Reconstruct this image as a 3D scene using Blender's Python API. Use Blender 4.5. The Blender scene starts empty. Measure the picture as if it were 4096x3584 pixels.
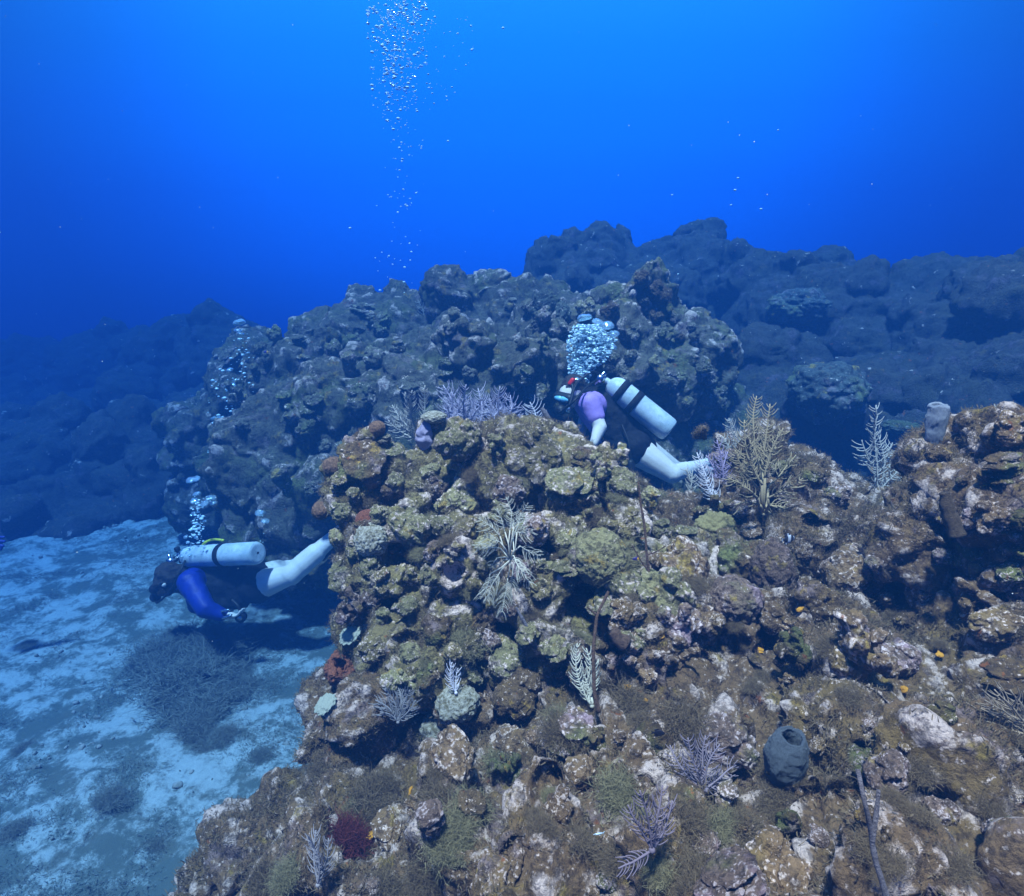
import bpy, math, random
import numpy as np
from mathutils import Vector, Matrix, Quaternion
from mathutils.bvhtree import BVHTree

# ------------------------------------------------------------------ camera, world, sun, exposure
sc = bpy.context.scene
COL = sc.collection
R = math.radians
PITCH = R(15.0); FPX = 610.0
CF = Vector((0, math.cos(PITCH), -math.sin(PITCH)))
CU = Vector((0, math.sin(PITCH), math.cos(PITCH)))
cam_d = bpy.data.cameras.new('camera')
cam = bpy.data.objects.new('camera', cam_d); COL.objects.link(cam)
cam.location = (0, 0, 0); cam.rotation_euler = (R(90) - PITCH, 0, 0)
cam_d.sensor_width = 36; cam_d.lens = 36 * FPX / 1024
cam_d.clip_start = 0.05; cam_d.clip_end = 400
sc.camera = cam

SUN_EL, SUN_AZ = 73.0, 205.0      # azimuth measured clockwise from +Y : behind the camera, to the left
world = bpy.data.worlds.new('World'); sc.world = world; world.use_nodes = True
wn = world.node_tree; wn.nodes.clear()
def N(nt, t, **k):
    n = nt.nodes.new(t)
    for a, b in k.items(): setattr(n, a, b)
    return n
def ramp(nt, stops, fac=None, interp='EASE'):
    r = N(nt, 'ShaderNodeValToRGB'); r.color_ramp.interpolation = interp
    e = r.color_ramp.elements
    while len(e) < len(stops): e.new(0.5)
    for el, (p, c) in zip(e, stops):
        el.position = p; el.color = (c[0], c[1], c[2], 1) if hasattr(c, '__len__') else (c, c, c, 1)
    if fac is not None: nt.links.new(fac, r.inputs[0])
    return r
tc = N(wn, 'ShaderNodeTexCoord')
sep = N(wn, 'ShaderNodeSeparateXYZ'); wn.links.new(tc.outputs['Generated'], sep.inputs[0])
def wmath(op, x, y=None):
    n = N(wn, 'ShaderNodeMath', operation=op)
    for s, v in zip(n.inputs, (x, y)):
        if isinstance(v, (int, float)): s.default_value = v
        elif v is not None: wn.links.new(v, s)
    return n.outputs[0]
_z2 = wmath('MULTIPLY', sep.outputs[2], sep.outputs[2]); _ya = wmath('MAXIMUM', wmath('ABSOLUTE', sep.outputs[1]), 0.6)
_ye = wmath('ADD', wmath('MULTIPLY', _ya, wmath('SUBTRACT', 1.0, _z2)), _z2)
mr = N(wn, 'ShaderNodeMapRange'); mr.inputs[1].default_value = -1; mr.inputs[2].default_value = 1
wn.links.new(wmath('DIVIDE', sep.outputs[2], _ye), mr.inputs[0])
WR = ramp(wn, [(0.0, (0.001, 0.010, 0.05)), (0.42, (0.0, 0.08, 0.40)), (0.475, (0.0, 0.60, 1.3)), (0.517, (0.0, 1.20, 2.15)), (0.5436, (0.0, 1.60, 2.5)), (0.568, (0.0, 2.0, 2.85)), (0.574, (0.0, 1.60, 2.55)),
               (0.5825, (0.0, 1.22, 2.25)), (0.595, (0.0, 0.97, 2.0)), (0.6125, (0.0, 0.77, 1.80)), (0.629, (0.002, 0.65, 1.70)), (0.666, (0.010, 0.58, 1.44)), (0.75, (0.07, 0.62, 1.4)), (0.88, (1.2, 1.9, 2.3)), (1.0, (4.5, 4.8, 4.8))],
          mr.outputs[0], 'LINEAR')
# the water is brightest around one heading and dims to both sides
vd = N(wn, 'ShaderNodeVectorMath', operation='DOT_PRODUCT')
wn.links.new(tc.outputs['Generated'], vd.inputs[0]); vd.inputs[1].default_value = Vector((0.0, 1.09, 0.30)).normalized()
LR = ramp(wn, [(0.0, 0.2), (0.70, 0.28), (0.80, 0.33), (0.865, 0.58), (0.93, 0.92), (0.98, 1.0)], vd.outputs['Value'], 'LINEAR')
mx = N(wn, 'ShaderNodeMix', data_type='RGBA', blend_type='MULTIPLY'); mx.inputs[0].default_value = 1
wn.links.new(WR.outputs[0], mx.inputs[6]); wn.links.new(LR.outputs[0], mx.inputs[7])
sky = N(wn, 'ShaderNodeTexSky', sky_type='NISHITA'); sky.sun_disc = False
sky.sun_elevation = R(SUN_EL); sky.sun_rotation = R(SUN_AZ)
tint = N(wn, 'ShaderNodeMix', data_type='RGBA', blend_type='MULTIPLY'); tint.inputs[0].default_value = 1
tint.inputs[7].default_value = (0.02, 0.07, 0.22, 1); wn.links.new(sky.outputs[0], tint.inputs[6])
bg1 = N(wn, 'ShaderNodeBackground'); bg1.inputs[1].default_value = 0.05; wn.links.new(tint.outputs[2], bg1.inputs[0])
bg2 = N(wn, 'ShaderNodeBackground'); bg2.inputs[1].default_value = 0.205; wn.links.new(mx.outputs[2], bg2.inputs[0])
ad = N(wn, 'ShaderNodeAddShader'); wn.links.new(bg1.outputs[0], ad.inputs[0]); wn.links.new(bg2.outputs[0], ad.inputs[1])
wo = N(wn, 'ShaderNodeOutputWorld'); wn.links.new(ad.outputs[0], wo.inputs[0])

sd = bpy.data.lights.new('sun', 'SUN'); sd.energy = 5.0; sd.angle = R(4); sd.color = (1.0, 0.60, 0.41)
sun = bpy.data.objects.new('sun', sd); COL.objects.link(sun)
_az, _el = R(SUN_AZ), R(SUN_EL)
_to = Vector((math.sin(_az) * math.cos(_el), math.cos(_az) * math.cos(_el), math.sin(_el)))
sun.rotation_euler = _to.to_track_quat('Z', 'Y').to_euler()

sc.view_settings.view_transform = 'Standard'; sc.view_settings.look = 'None'
sc.view_settings.gamma = 1; sc.view_settings.exposure = 2.6
cy = sc.cycles
cy.max_bounces = 5; cy.diffuse_bounces = 2; cy.glossy_bounces = 2; cy.transmission_bounces = 4
cy.transparent_max_bounces = 8; cy.volume_bounces = 1; cy.use_denoising = True
cy.caustics_reflective = False; cy.caustics_refractive = False; cy.sample_clamp_indirect = 4

# ------------------------------------------------------------------ numpy noise
_rs = np.random.RandomState(7)
_P = _rs.permutation(256).astype(np.int32); _P2 = np.concatenate([_P, _P])
_G = _rs.normal(size=(256, 3)).astype(np.float32); _G /= np.linalg.norm(_G, axis=1)[:, None]
_J = _rs.rand(256, 3).astype(np.float32)
def _hash(ix, iy, iz): return _P2[(_P2[(_P2[ix & 255] + iy) & 255] + iz) & 255]
def perlin(p):
    p = p.astype(np.float32); i = np.floor(p).astype(np.int32); f = p - i
    u = f * f * f * (f * (f * 6 - 15) + 10); r = 0
    for dx in (0, 1):
        wx = u[:, 0] if dx else 1 - u[:, 0]
        for dy in (0, 1):
            wy = u[:, 1] if dy else 1 - u[:, 1]
            for dz in (0, 1):
                wz = u[:, 2] if dz else 1 - u[:, 2]
                g = _G[_hash(i[:, 0] + dx, i[:, 1] + dy, i[:, 2] + dz)]
                r = r + wx * wy * wz * (g[:, 0] * (f[:, 0] - dx) + g[:, 1] * (f[:, 1] - dy) + g[:, 2] * (f[:, 2] - dz))
    return r * 1.5
def fbm(p, octv=4, gain=0.5):
    a, s, r = 1.0, 1.0, 0
    for o in range(octv):
        r = r + a * perlin(p * s + 17.3 * o); a *= gain; s *= 2.03
    return r
def worley(p):
    p = p.astype(np.float32); i = np.floor(p).astype(np.int32); best = np.full(len(p), 9.0, np.float32)
    for dx in (-1, 0, 1):
        for dy in (-1, 0, 1):
            for dz in (-1, 0, 1):
                c = i + np.array([dx, dy, dz], np.int32)
                q = c + _J[_hash(c[:, 0], c[:, 1], c[:, 2])] - p
                best = np.minimum(best, (q * q).sum(1))
    return np.sqrt(best)
def knobs(p, freq, warp=0.35):      # rounded bumps with sharp creases between them
    q = p * freq
    q = q + warp * np.stack([perlin(q * 0.9 + 5), perlin(q * 0.9 + 31), perlin(q * 0.9 + 77)], 1)
    return 0.55 - worley(q)

# ------------------------------------------------------------------ helpers
def W(px, py, d):                    # photo pixel (1024 wide) at a depth -> point of the place
    u, v = (px - 512) / FPX, (448 - py) / FPX
    return Vector((u * d, 0, 0)) + (CF + CU * v) * d
def Wa(px, py, d): return np.array(W(px, py, d), np.float32)
def tag(o, label=None, cat=None, group=None, kind=None):
    if label: o['label'] = label
    if cat: o['category'] = cat
    if group: o['group'] = group
    if kind: o['kind'] = kind
    return o
def link(name, me, m=None, parent=None, loc=None):
    o = bpy.data.objects.new(name, me); COL.objects.link(o)
    if m is not None and me is not None and not me.materials: me.materials.append(m)
    if parent is not None: o.parent = parent
    if loc is not None: o.location = loc
    return o
def empty(name, loc=(0, 0, 0)):
    o = bpy.data.objects.new(name, None); COL.objects.link(o); o.location = loc; return o
def mesh_np(name, V, F, smooth=True):
    me = bpy.data.meshes.new(name); V = np.asarray(V, np.float32)
    F = [np.asarray(f, np.int32) for f in (F if isinstance(F, list) and len(F) and hasattr(F[0], 'ndim') else [np.asarray(F, np.int32)])]
    me.vertices.add(len(V)); me.vertices.foreach_set('co', V.ravel())
    nl = sum(f.size for f in F); npoly = sum(len(f) for f in F)
    me.loops.add(nl); me.polygons.add(npoly)
    me.loops.foreach_set('vertex_index', np.concatenate([f.ravel() for f in F]))
    st, tot = [], []; off = 0
    for f in F:
        k = f.shape[1]; st.append(off + np.arange(len(f)) * k); tot.append(np.full(len(f), k)); off += f.size
    me.polygons.foreach_set('loop_start', np.concatenate(st).astype(np.int32))
    me.polygons.foreach_set('loop_total', np.concatenate(tot).astype(np.int32))
    me.polygons.foreach_set('use_smooth', np.full(npoly, smooth))
    me.update(calc_edges=True); me.validate(); return me
class MB:                            # joins tubes, balls and sheets into one mesh
    def __init__(s): s.V = []; s.Q = []; s.T = []; s.n = 0
    def add(s, V, Q=None, T=None):
        s.V.append(np.asarray(V, np.float32))
        if Q is not None and len(Q): s.Q.append(np.asarray(Q, np.int32) + s.n)
        if T is not None and len(T): s.T.append(np.asarray(T, np.int32) + s.n)
        s.n += len(V)
    def tube(s, pts, rad, k=6, cap=True):
        pts = np.asarray(pts, np.float32); n = len(pts); rad = np.broadcast_to(np.asarray(rad, np.float32), (n,))
        t = np.gradient(pts, axis=0); t /= np.linalg.norm(t, axis=1)[:, None] + 1e-9
        a = np.array([0, 0, 1.0]) if abs(t[0][2]) < 0.9 else np.array([1.0, 0, 0])
        x = np.cross(t[0], a); x /= np.linalg.norm(x); V = []
        for i in range(n):
            x = x - t[i] * x.dot(t[i]); x /= np.linalg.norm(x) + 1e-9; y = np.cross(t[i], x)
            an = np.arange(k) * 2 * math.pi / k
            V.append(pts[i] + rad[i] * (np.cos(an)[:, None] * x + np.sin(an)[:, None] * y))
        V = np.concatenate(V); Q = []
        for i in range(n - 1):
            for j in range(k): Q.append((i * k + j, i * k + (j + 1) % k, (i + 1) * k + (j + 1) % k, (i + 1) * k + j))
        T = []
        if cap:
            V = np.concatenate([V, pts[:1], pts[-1:]]); a, b = n * k, n * k + 1
            for j in range(k): T.append((a, (j + 1) % k, j)); T.append((b, (n - 1) * k + j, (n - 1) * k + (j + 1) % k))
        s.add(V, Q, T)
    def ball(s, c, r, k=12, sc3=(1, 1, 1), rot=None):
        V, T = ico(3 if k >= 12 else 2); V = V * np.array(sc3) * r
        if rot is not None: V = V @ np.array(rot.to_matrix()).T
        s.add(V + np.array(c), None, T)
    def cone(s, a, b, ra, rb, k=10):     # capsule with two radii
        a, b = np.array(a, float), np.array(b, float); L = np.linalg.norm(b - a) + 1e-9; t = (b - a) / L
        P_, R_ = [], []
        for q in (0.08, 0.4, 0.75): P_.append(a - t * ra * math.cos(q * math.pi / 2)); R_.append(ra * math.sin(q * math.pi / 2))
        P_.append(a); R_.append(ra); P_.append(b); R_.append(rb)
        for q in (0.75, 0.4, 0.08): P_.append(b + t * rb * math.cos(q * math.pi / 2)); R_.append(rb * math.sin(q * math.pi / 2))
        s.tube(P_, R_, k)
    def build(s, name, m=None, parent=None, smooth=True, loc=None):
        V = np.concatenate(s.V)
        if loc is not None: V = V - np.array(loc, np.float32)
        F = [np.concatenate(x) for x in (s.Q, s.T) if x]
        me = mesh_np(name, V, F, smooth)
        return link(name, me, m, parent, loc)
_ico = {}
def ico(sub):
    if sub not in _ico:
        import bmesh
        bm = bmesh.new(); bmesh.ops.create_icosphere(bm, subdivisions=sub, radius=1)
        V = np.array([v.co[:] for v in bm.verts], np.float32); F = np.array([[v.index for v in f.verts] for f in bm.faces], np.int32)
        bm.free(); _ico[sub] = (V, F)
    return _ico[sub]
def get_np(me):
    V = np.empty(len(me.vertices) * 3, np.float32); me.vertices.foreach_get('co', V)
    Nn = np.empty(len(me.vertices) * 3, np.float32); me.vertex_normals.foreach_get('vector', Nn)
    return V.reshape(-1, 3), Nn.reshape(-1, 3)
def remesh(V, F, voxel, smooth_it=0):
    me = mesh_np('tmp', V, F); o = bpy.data.objects.new('tmp', me); COL.objects.link(o)
    md = o.modifiers.new('r', 'REMESH'); md.mode = 'VOXEL'; md.voxel_size = voxel; md.adaptivity = 0
    if smooth_it:
        s = o.modifiers.new('s', 'SMOOTH'); s.factor = 0.5; s.iterations = smooth_it
    dg = bpy.context.evaluated_depsgraph_get()
    out = bpy.data.meshes.new_from_object(o.evaluated_get(dg))
    bpy.data.objects.remove(o); bpy.data.meshes.remove(me)
    for p in out.polygons: break
    out.polygons.foreach_set('use_smooth', np.ones(len(out.polygons), bool))
    return out
def set_co(me, V): me.vertices.foreach_set('co', np.ascontiguousarray(V, np.float32).ravel()); me.update()

# ------------------------------------------------------------------ materials
def nm(name):
    m = bpy.data.materials.new(name); m.use_nodes = True; nt = m.node_tree; b = nt.nodes['Principled BSDF']; return m, nt, b
def mixc(nt, fac, a, b, blend='MIX'):
    x = N(nt, 'ShaderNodeMix', data_type='RGBA', blend_type=blend)
    for sock, val in ((x.inputs[0], fac), (x.inputs[6], a), (x.inputs[7], b)):
        if isinstance(val, (int, float)): sock.default_value = val
        elif isinstance(val, tuple): sock.default_value = (*val, 1)
        else: nt.links.new(val, sock)
    return x.outputs[2]
def noise(nt, vec, scale, detail=4, rough=0.55, dist=0.0):
    n = N(nt, 'ShaderNodeTexNoise'); n.inputs['Scale'].default_value = scale; n.inputs['Detail'].default_value = detail
    n.inputs['Roughness'].default_value = rough; n.inputs['Distortion'].default_value = dist
    nt.links.new(vec, n.inputs['Vector']); return n.outputs['Fac']
def thr(nt, val, lo, hi):
    r = N(nt, 'ShaderNodeMapRange', interpolation_type='SMOOTHSTEP'); r.inputs[1].default_value = lo; r.inputs[2].default_value = hi
    nt.links.new(val, r.inputs[0]); return r.outputs[0]
def mul(nt, a, b, op='MULTIPLY'):
    x = N(nt, 'ShaderNodeMath', operation=op)
    for s, v in ((x.inputs[0], a), (x.inputs[1], b)):
        if isinstance(v, (int, float)): s.default_value = v
        else: nt.links.new(v, s)
    return x.outputs[0]
def vecshift(nt, vec, off):
    x = N(nt, 'ShaderNodeVectorMath', operation='ADD'); nt.links.new(vec, x.inputs[0]); x.inputs[1].default_value = off; return x.outputs[0]
def reef_mat(name, base=((0.040, 0.032, 0.020), (0.15, 0.125, 0.07)), pale=(0.72, 0.58, 0.52), pale_amt=0.0,
             olive=(0.16, 0.17, 0.06), mustard=(0.34, 0.24, 0.06), mauve=(0.29, 0.22, 0.23), bump=0.9, sc_=1.0, fleck=0.62):
    m, nt, b = nm(name)
    g = N(nt, 'ShaderNodeNewGeometry'); P = g.outputs['Position']
    c = mixc(nt, noise(nt, P, 9 * sc_, 8, 0.72), base[0], base[1])
    c = mixc(nt, thr(nt, noise(nt, vecshift(nt, P, (9, 2, 4)), 3.2 * sc_, 5, 0.6), 0.48, 0.66), c, olive)
    c = mixc(nt, mul(nt, thr(nt, noise(nt, vecshift(nt, P, (3, 8, 1)), 7 * sc_, 6, 0.65), 0.55, 0.66), 0.75), c, mauve)
    # pale crust growing on the knob tips and in loose flecks
    at = N(nt, 'ShaderNodeAttribute', attribute_name='knob')
    pf = mul(nt, noise(nt, vecshift(nt, P, (1, 1, 7)), 14 * sc_, 8, 0.75), mul(nt, at.outputs['Fac'], 0.42), 'ADD')
    c = mixc(nt, thr(nt, pf, 0.70 - pale_amt, 0.84 - pale_amt), c, pale)
    c = mixc(nt, thr(nt, noise(nt, vecshift(nt, P, (5, 5, 5)), 60 * sc_, 3, 0.6), fleck, fleck + .1), c, pale)
    c = mixc(nt, mul(nt, thr(nt, noise(nt, vecshift(nt, P, (6, 1, 9)), 11 * sc_, 4, 0.6), 0.59, 0.68), 0.85), c, mustard)
    c = mixc(nt, mul(nt, thr(nt, noise(nt, vecshift(nt, P, (2, 12, 9)), 17 * sc_, 4, 0.6), 0.66, 0.71), 0.8), c, (0.26, 0.09, 0.03))
    c = mixc(nt, mul(nt, thr(nt, noise(nt, vecshift(nt, P, (4, 2, 2)), 38 * sc_, 4, 0.7), 0.46, 0.62), 0.6), c, (0.03, 0.024, 0.02))
    oi = N(nt, 'ShaderNodeObjectInfo')
    hv = N(nt, 'ShaderNodeHueSaturation'); nt.links.new(c, hv.inputs['Color'])
    vr = N(nt, 'ShaderNodeMapRange'); vr.inputs[3].default_value = 0.75; vr.inputs[4].default_value = 1.35
    nt.links.new(oi.outputs['Random'], vr.inputs[0]); nt.links.new(vr.outputs[0], hv.inputs['Value'])
    nt.links.new(hv.outputs[0], b.inputs['Base Color']); b.inputs['Roughness'].default_value = 0.85
    b.inputs['Specular IOR Level'].default_value = 0.15
    h = mul(nt, noise(nt, P, 45, 7, 0.75), mul(nt, noise(nt, P, 130, 3, 0.7), 0.4), 'ADD')
    vo = N(nt, 'ShaderNodeTexVoronoi'); vo.inputs['Scale'].default_value = 70; nt.links.new(P, vo.inputs['Vector'])
    h = mul(nt, h, mul(nt, vo.outputs['Distance'], -0.35), 'ADD')
    bu = N(nt, 'ShaderNodeBump'); bu.inputs['Strength'].default_value = bump; bu.inputs['Distance'].default_value = 0.03
    nt.links.new(h, bu.inputs['Height']); nt.links.new(bu.outputs[0], b.inputs['Normal'])
    return m
def plain(name, c1, c2=None, scale=30, rough=0.7, bump=0.0, spec=0.3, bscale=None, metal=0.0, sub=0):
    m, nt, b = nm(name); g = N(nt, 'ShaderNodeTexCoord'); P = g.outputs['Object']
    c2 = c2 or tuple(x * 0.8 for x in c1)
    nt.links.new(mixc(nt, thr(nt, noise(nt, P, scale, 5, 0.65), 0.35, 0.65), c1, c2), b.inputs['Base Color'])
    b.inputs['Roughness'].default_value = rough; b.inputs['Specular IOR Level'].default_value = spec; b.inputs['Metallic'].default_value = metal
    if bump:
        bu = N(nt, 'ShaderNodeBump'); bu.inputs['Strength'].default_value = bump; bu.inputs['Distance'].default_value = 0.01
        nt.links.new(noise(nt, P, bscale or scale * 2, 5, 0.7), bu.inputs['Height']); nt.links.new(bu.outputs[0], b.inputs['Normal'])
    return m
M_near = reef_mat('reef_near', base=((0.06, 0.036, 0.02), (0.38, 0.25, 0.135)), pale_amt=0.125, olive=(0.22, 0.15, 0.06), fleck=.59)
M_mound = reef_mat('reef_mound', base=((0.055, 0.042, 0.018), (0.37, 0.30, 0.135)), pale_amt=0.11, olive=(0.26, 0.22, 0.09), fleck=.59, mauve=(0.34, 0.29, 0.30))
M_far = reef_mat('reef_far', base=((0.04, 0.04, 0.03), (0.26, 0.24, 0.17)), pale_amt=0.08, sc_=0.8, fleck=.7)
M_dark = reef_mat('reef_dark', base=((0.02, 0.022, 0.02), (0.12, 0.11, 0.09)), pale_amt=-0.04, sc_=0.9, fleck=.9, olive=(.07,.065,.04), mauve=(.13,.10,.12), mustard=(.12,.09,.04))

# sand with dark algae film between the clean patches
M_sand, nt, b = nm('sand'); P = N(nt, 'ShaderNodeNewGeometry').outputs['Position']
c = mixc(nt, noise(nt, P, 30, 6, 0.7), (0.32, 0.36, 0.34), (0.50, 0.55, 0.52))
c = mixc(nt, thr(nt, noise(nt, P, 2.6, 10, 0.78, 0.0), 0.44, 0.55), c, (0.12, 0.14, 0.115))
c = mixc(nt, thr(nt, noise(nt, vecshift(nt, P, (5, 3, 0)), 6, 6, 0.7), 0.50, 0.66), c, (0.13, 0.14, 0.11))
nt.links.new(c, b.inputs['Base Color']); b.inputs['Roughness'].default_value = 0.9; b.inputs['Specular IOR Level'].default_value = 0.1
bu = N(nt, 'ShaderNodeBump'); bu.inputs['Strength'].default_value = 0.6; bu.inputs['Distance'].default_value = 0.05
nt.links.new(noise(nt, P, 22, 8, 0.8), bu.inputs['Height']); nt.links.new(bu.outputs[0], b.inputs['Normal'])

# ------------------------------------------------------------------ seabed
SEA_Z = -2.95
def grid(x0, x1, y0, y1, step, fn):
    xs = np.arange(x0, x1 + step * .5, step, dtype=np.float32); ys = np.arange(y0, y1 + step * .5, step, dtype=np.float32)
    X, Y = np.meshgrid(xs, ys); n, m = X.shape; V = np.stack([X.ravel(), Y.ravel(), np.zeros(X.size, np.float32)], 1)
    V = fn(V); i = np.arange(n * m).reshape(n, m)
    Q = np.stack([i[:-1, :-1], i[:-1, 1:], i[1:, 1:], i[1:, :-1]], -1).reshape(-1, 4)
    return V, Q
def seabed_fn(V):
    p = V.copy(); V = V.copy()
    m = np.clip(perlin(p * 1.6 + 3) + 0.15, 0, 1)
    V[:, 2] = SEA_Z + 0.10 * fbm(p * 0.5, 3) + 0.05 * m * np.clip(knobs(p, 4) + .3, 0, 1) * 2 + 0.03 * fbm(p * 5, 4) + 0.02 * m * fbm(p * 14, 3)
    V[:, 2] += 0.04 * np.maximum(V[:, 1] - 6, 0)
    return V
V, Q = grid(-9, 3, 0.5, 13, 0.035, seabed_fn)
sea = link('seabed', mesh_np('seabed', V, Q), M_sand); tag(sea, kind='structure')
V, Q = grid(-25, 25, -7, 18.5, 0.5, lambda V: np.stack([V[:, 0], V[:, 1], np.full(len(V), SEA_Z - 0.35, np.float32)], 1))
o = link('seabed', mesh_np('seabed_far', V, Q), M_sand); tag(o, kind='structure')

# ------------------------------------------------------------------ rock masses
ROCKS = []           # (V,F) for ray casting
def blob_soup(blobs, rs, extra=10, sub=3):
    Vs, Fs, n = [], [], 0; bv, bf = ico(sub)
    alls = []
    for (c, r) in blobs:
        alls.append((np.array(c, np.float32), r, np.array([1, 1, rs.uniform(.8, 1.0)])))
        for k in range(extra):
            d = rs.normal(size=3); d /= np.linalg.norm(d); q = rs.uniform(.22, .5)
            alls.append((np.array(c) + d * r * rs.uniform(.75, 1.0), r * q, rs.uniform(.65, 1.25, 3)))
    for c, r, s in alls:
        A, _ = np.linalg.qr(rs.normal(size=(3, 3))) if r < 0.3 else (np.eye(3), 0)
        Vs.append((bv * s * r) @ A.T + c); Fs.append(bf + n); n += len(bv)
    return np.concatenate(Vs), np.concatenate(Fs)
def rock_displace(me, k=1.0, fine=True, off=0.0):
    V, Nn = get_np(me); p = V + off
    w = 0.10 * k * np.stack([fbm(p * 1.7 / k, 3), fbm(p * 1.7 / k + 40, 3), fbm(p * 1.7 / k + 80, 3)], 1)
    k1 = knobs(p, 4.2 / k); k2 = knobs(p, 10.5 / k); 
    d = 0.085 * k * k1 + 0.055 * k * k2 + 0.03 * k * fbm(p * 6 / k, 3)
    kn = 0.5 * k1 + k2
    if fine:
        k3 = knobs(p, 25 / k); d += 0.026 * k * k3 + 0.013 * k * fbm(p * 28 / k, 3); kn = kn + 0.7 * k3
    V2 = V + w + Nn * d[:, None]
    set_co(me, V2)
    a = me.attributes.new('knob', 'FLOAT', 'POINT'); a.data.foreach_set('value', kn.astype(np.float32))
    return V2
def keep_rock(me):
    V, _ = get_np(me); me.calc_loop_triangles()
    T = np.empty(len(me.loop_triangles) * 3, np.int32); me.loop_triangles.foreach_get('vertices', T)
    ROCKS.append((V, T.reshape(-1, 3)))
def carve(me, holes):                # hollows pushed into the rock where the photo shows dark caves
    V, _ = get_np(me); d = V @ np.array(CF); x = 512 + FPX * V[:, 0] / d; y = 448 - FPX * (V @ np.array(CU)) / d
    for (hx, hy, s) in holes:
        near = np.where((np.abs(x - hx) < 6) & (np.abs(y - hy) < 6) & (d > .3))[0]
        if not len(near): continue
        c = V[near[np.argmin(d[near])]]; r = s / FPX * float(c @ np.array(CF)); ray = c / np.linalg.norm(c)
        q = ((V - c) ** 2 * np.array([1, 1, 1.3])).sum(1) / (r * r); q = q * (1 + .5 * perlin(V * 12)); m = q < 1
        push = r * 1.9 * (1 - q[m]) ** .7
        V[m] += (ray * np.array([.5, 1, .5]) + np.array([0, 0, .05]))[None] * push[:, None]
    set_co(me, V)
def rock_mass(name, pxblobs, voxel, k, m, seed, extra=10, holes=(), **t):
    rs = np.random.RandomState(seed)
    V, F = blob_soup([(Wa(a, b_, d), r) for a, b_, d, r in pxblobs], rs, extra)
    me = remesh(V, F, voxel); rock_displace(me, k, True, seed * 3.7)
    if holes: carve(me, holes)
    me.name = name; o = link(name, me, m); tag(o, **t); keep_rock(me)
    return o
rock_mass('reef_outcrop', [(425,495,2.85,.24),(500,492,2.85,.27),(560,500,2.8,.25),(620,535,2.65,.2),(665,565,2.5,.18),
    (365,510,2.7,.13),(372,545,2.6,.15),(400,565,2.5,.2),(470,570,2.45,.25),(550,575,2.4,.25),(630,590,2.35,.22),
    (395,640,2.45,.17),(450,650,2.3,.22),(530,650,2.25,.2),(500,580,3.0,.42),(420,600,2.85,.3),(590,570,2.9,.35),(470,690,2.6,.4),(600,650,2.6,.4),
    (432,425,2.88,.06),(433,452,2.86,.09),(375,455,2.75,.06),(374,475,2.75,.08),(338,470,2.8,.05),(340,490,2.78,.07),(600,480,2.6,.09),(590,492,2.6,.12),(528,445,2.9,.09),(560,450,2.9,.09)],
    0.0125, 0.85, M_mound, 11, 7, holes=[(423,466,12),(467,507,16),(398,556,20),(440,535,18),(544,556,24),(391,605,20),(453,570,16),(592,608,30),(674,574,30),(640,577,22),(407,641,24),(500,640,22),(335,548,14),(350,600,14),(590,500,12),(620,540,14)], label='large knobbly coral outcrop in the middle, covered with algae and sponges', cat='coral outcrop')
rock_mass('reef_outcrop', [(745,460,2.95,.14),(702,438,2.95,.035),(775,466,2.95,.17),(800,470,2.95,.15),(820,485,2.9,.1),(740,482,2.9,.12),(780,500,2.9,.28),(715,525,2.8,.10),(752,518,2.75,.15)],
    0.012, 0.7, M_near, 12, 8, label='small brown coral outcrop right of the lilac sleeved diver\'s foot, behind the tan bush', cat='coral outcrop')
rock_mass('reef_outcrop', [(960,470,2.2,.16),(1000,480,2.1,.2),(1040,470,2.0,.22),(950,510,2.2,.15),(1000,540,2.1,.25),(1060,540,1.9,.3),(935,445,2.25,.05),(955,440,2.25,.08),(1020,440,2.0,.1)],
    0.012, 0.7, M_near, 13, 8, label='dark brown coral outcrop cut off by the right edge', cat='coral outcrop')
rock_mass('reef_ridge', [(300,385,6.6,.55),(345,365,7,.65),(400,352,7.2,.7),(460,350,7,.65),(520,345,6.8,.65),(565,350,6.5,.6),
    (290,440,5.9,.6),(350,430,5.9,.7),(420,420,5.8,.7),(480,405,5.8,.7),(540,400,5.8,.7),(620,430,6.2,.8),(690,450,6.3,.8),(270,500,5.9,.5),(310,520,5.6,.5),(245,395,7.2,.5),(215,440,7.2,.5),(250,470,6.6,.5),(205,490,7.2,.35),(262,365,7.4,.4),(225,405,7.6,.4),
    (350,500,5.9,.8),(450,500,6,1),(560,500,6,1),(650,520,6,1),(400,420,7.5,1.2),(520,420,7.5,1.2),(620,440,7.5,1.2),(398,295,7.1,.14),(398,302,7.1,.14),(472,300,6.9,.14),(540,303,6.7,.2)],
    0.024, 1.5, M_far, 14, 9, kind='structure')
rock_mass('coral_pinnacle', [(640,325,5.7,.42),(600,325,5.7,.3),(685,350,5.7,.42),(650,375,5.6,.5),(610,350,5.8,.4),(690,390,5.8,.42),(640,300,5.8,.25)],
    0.02, 1.2, M_far, 15, 10, label='tall knobbly coral pinnacle behind the diver with the lilac sleeve', cat='coral pinnacle')
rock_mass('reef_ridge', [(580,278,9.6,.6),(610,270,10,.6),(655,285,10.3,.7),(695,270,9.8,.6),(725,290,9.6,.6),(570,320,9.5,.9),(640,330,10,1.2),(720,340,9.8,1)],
    0.034, 1.0, M_dark, 16, 22, kind='structure')
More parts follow.
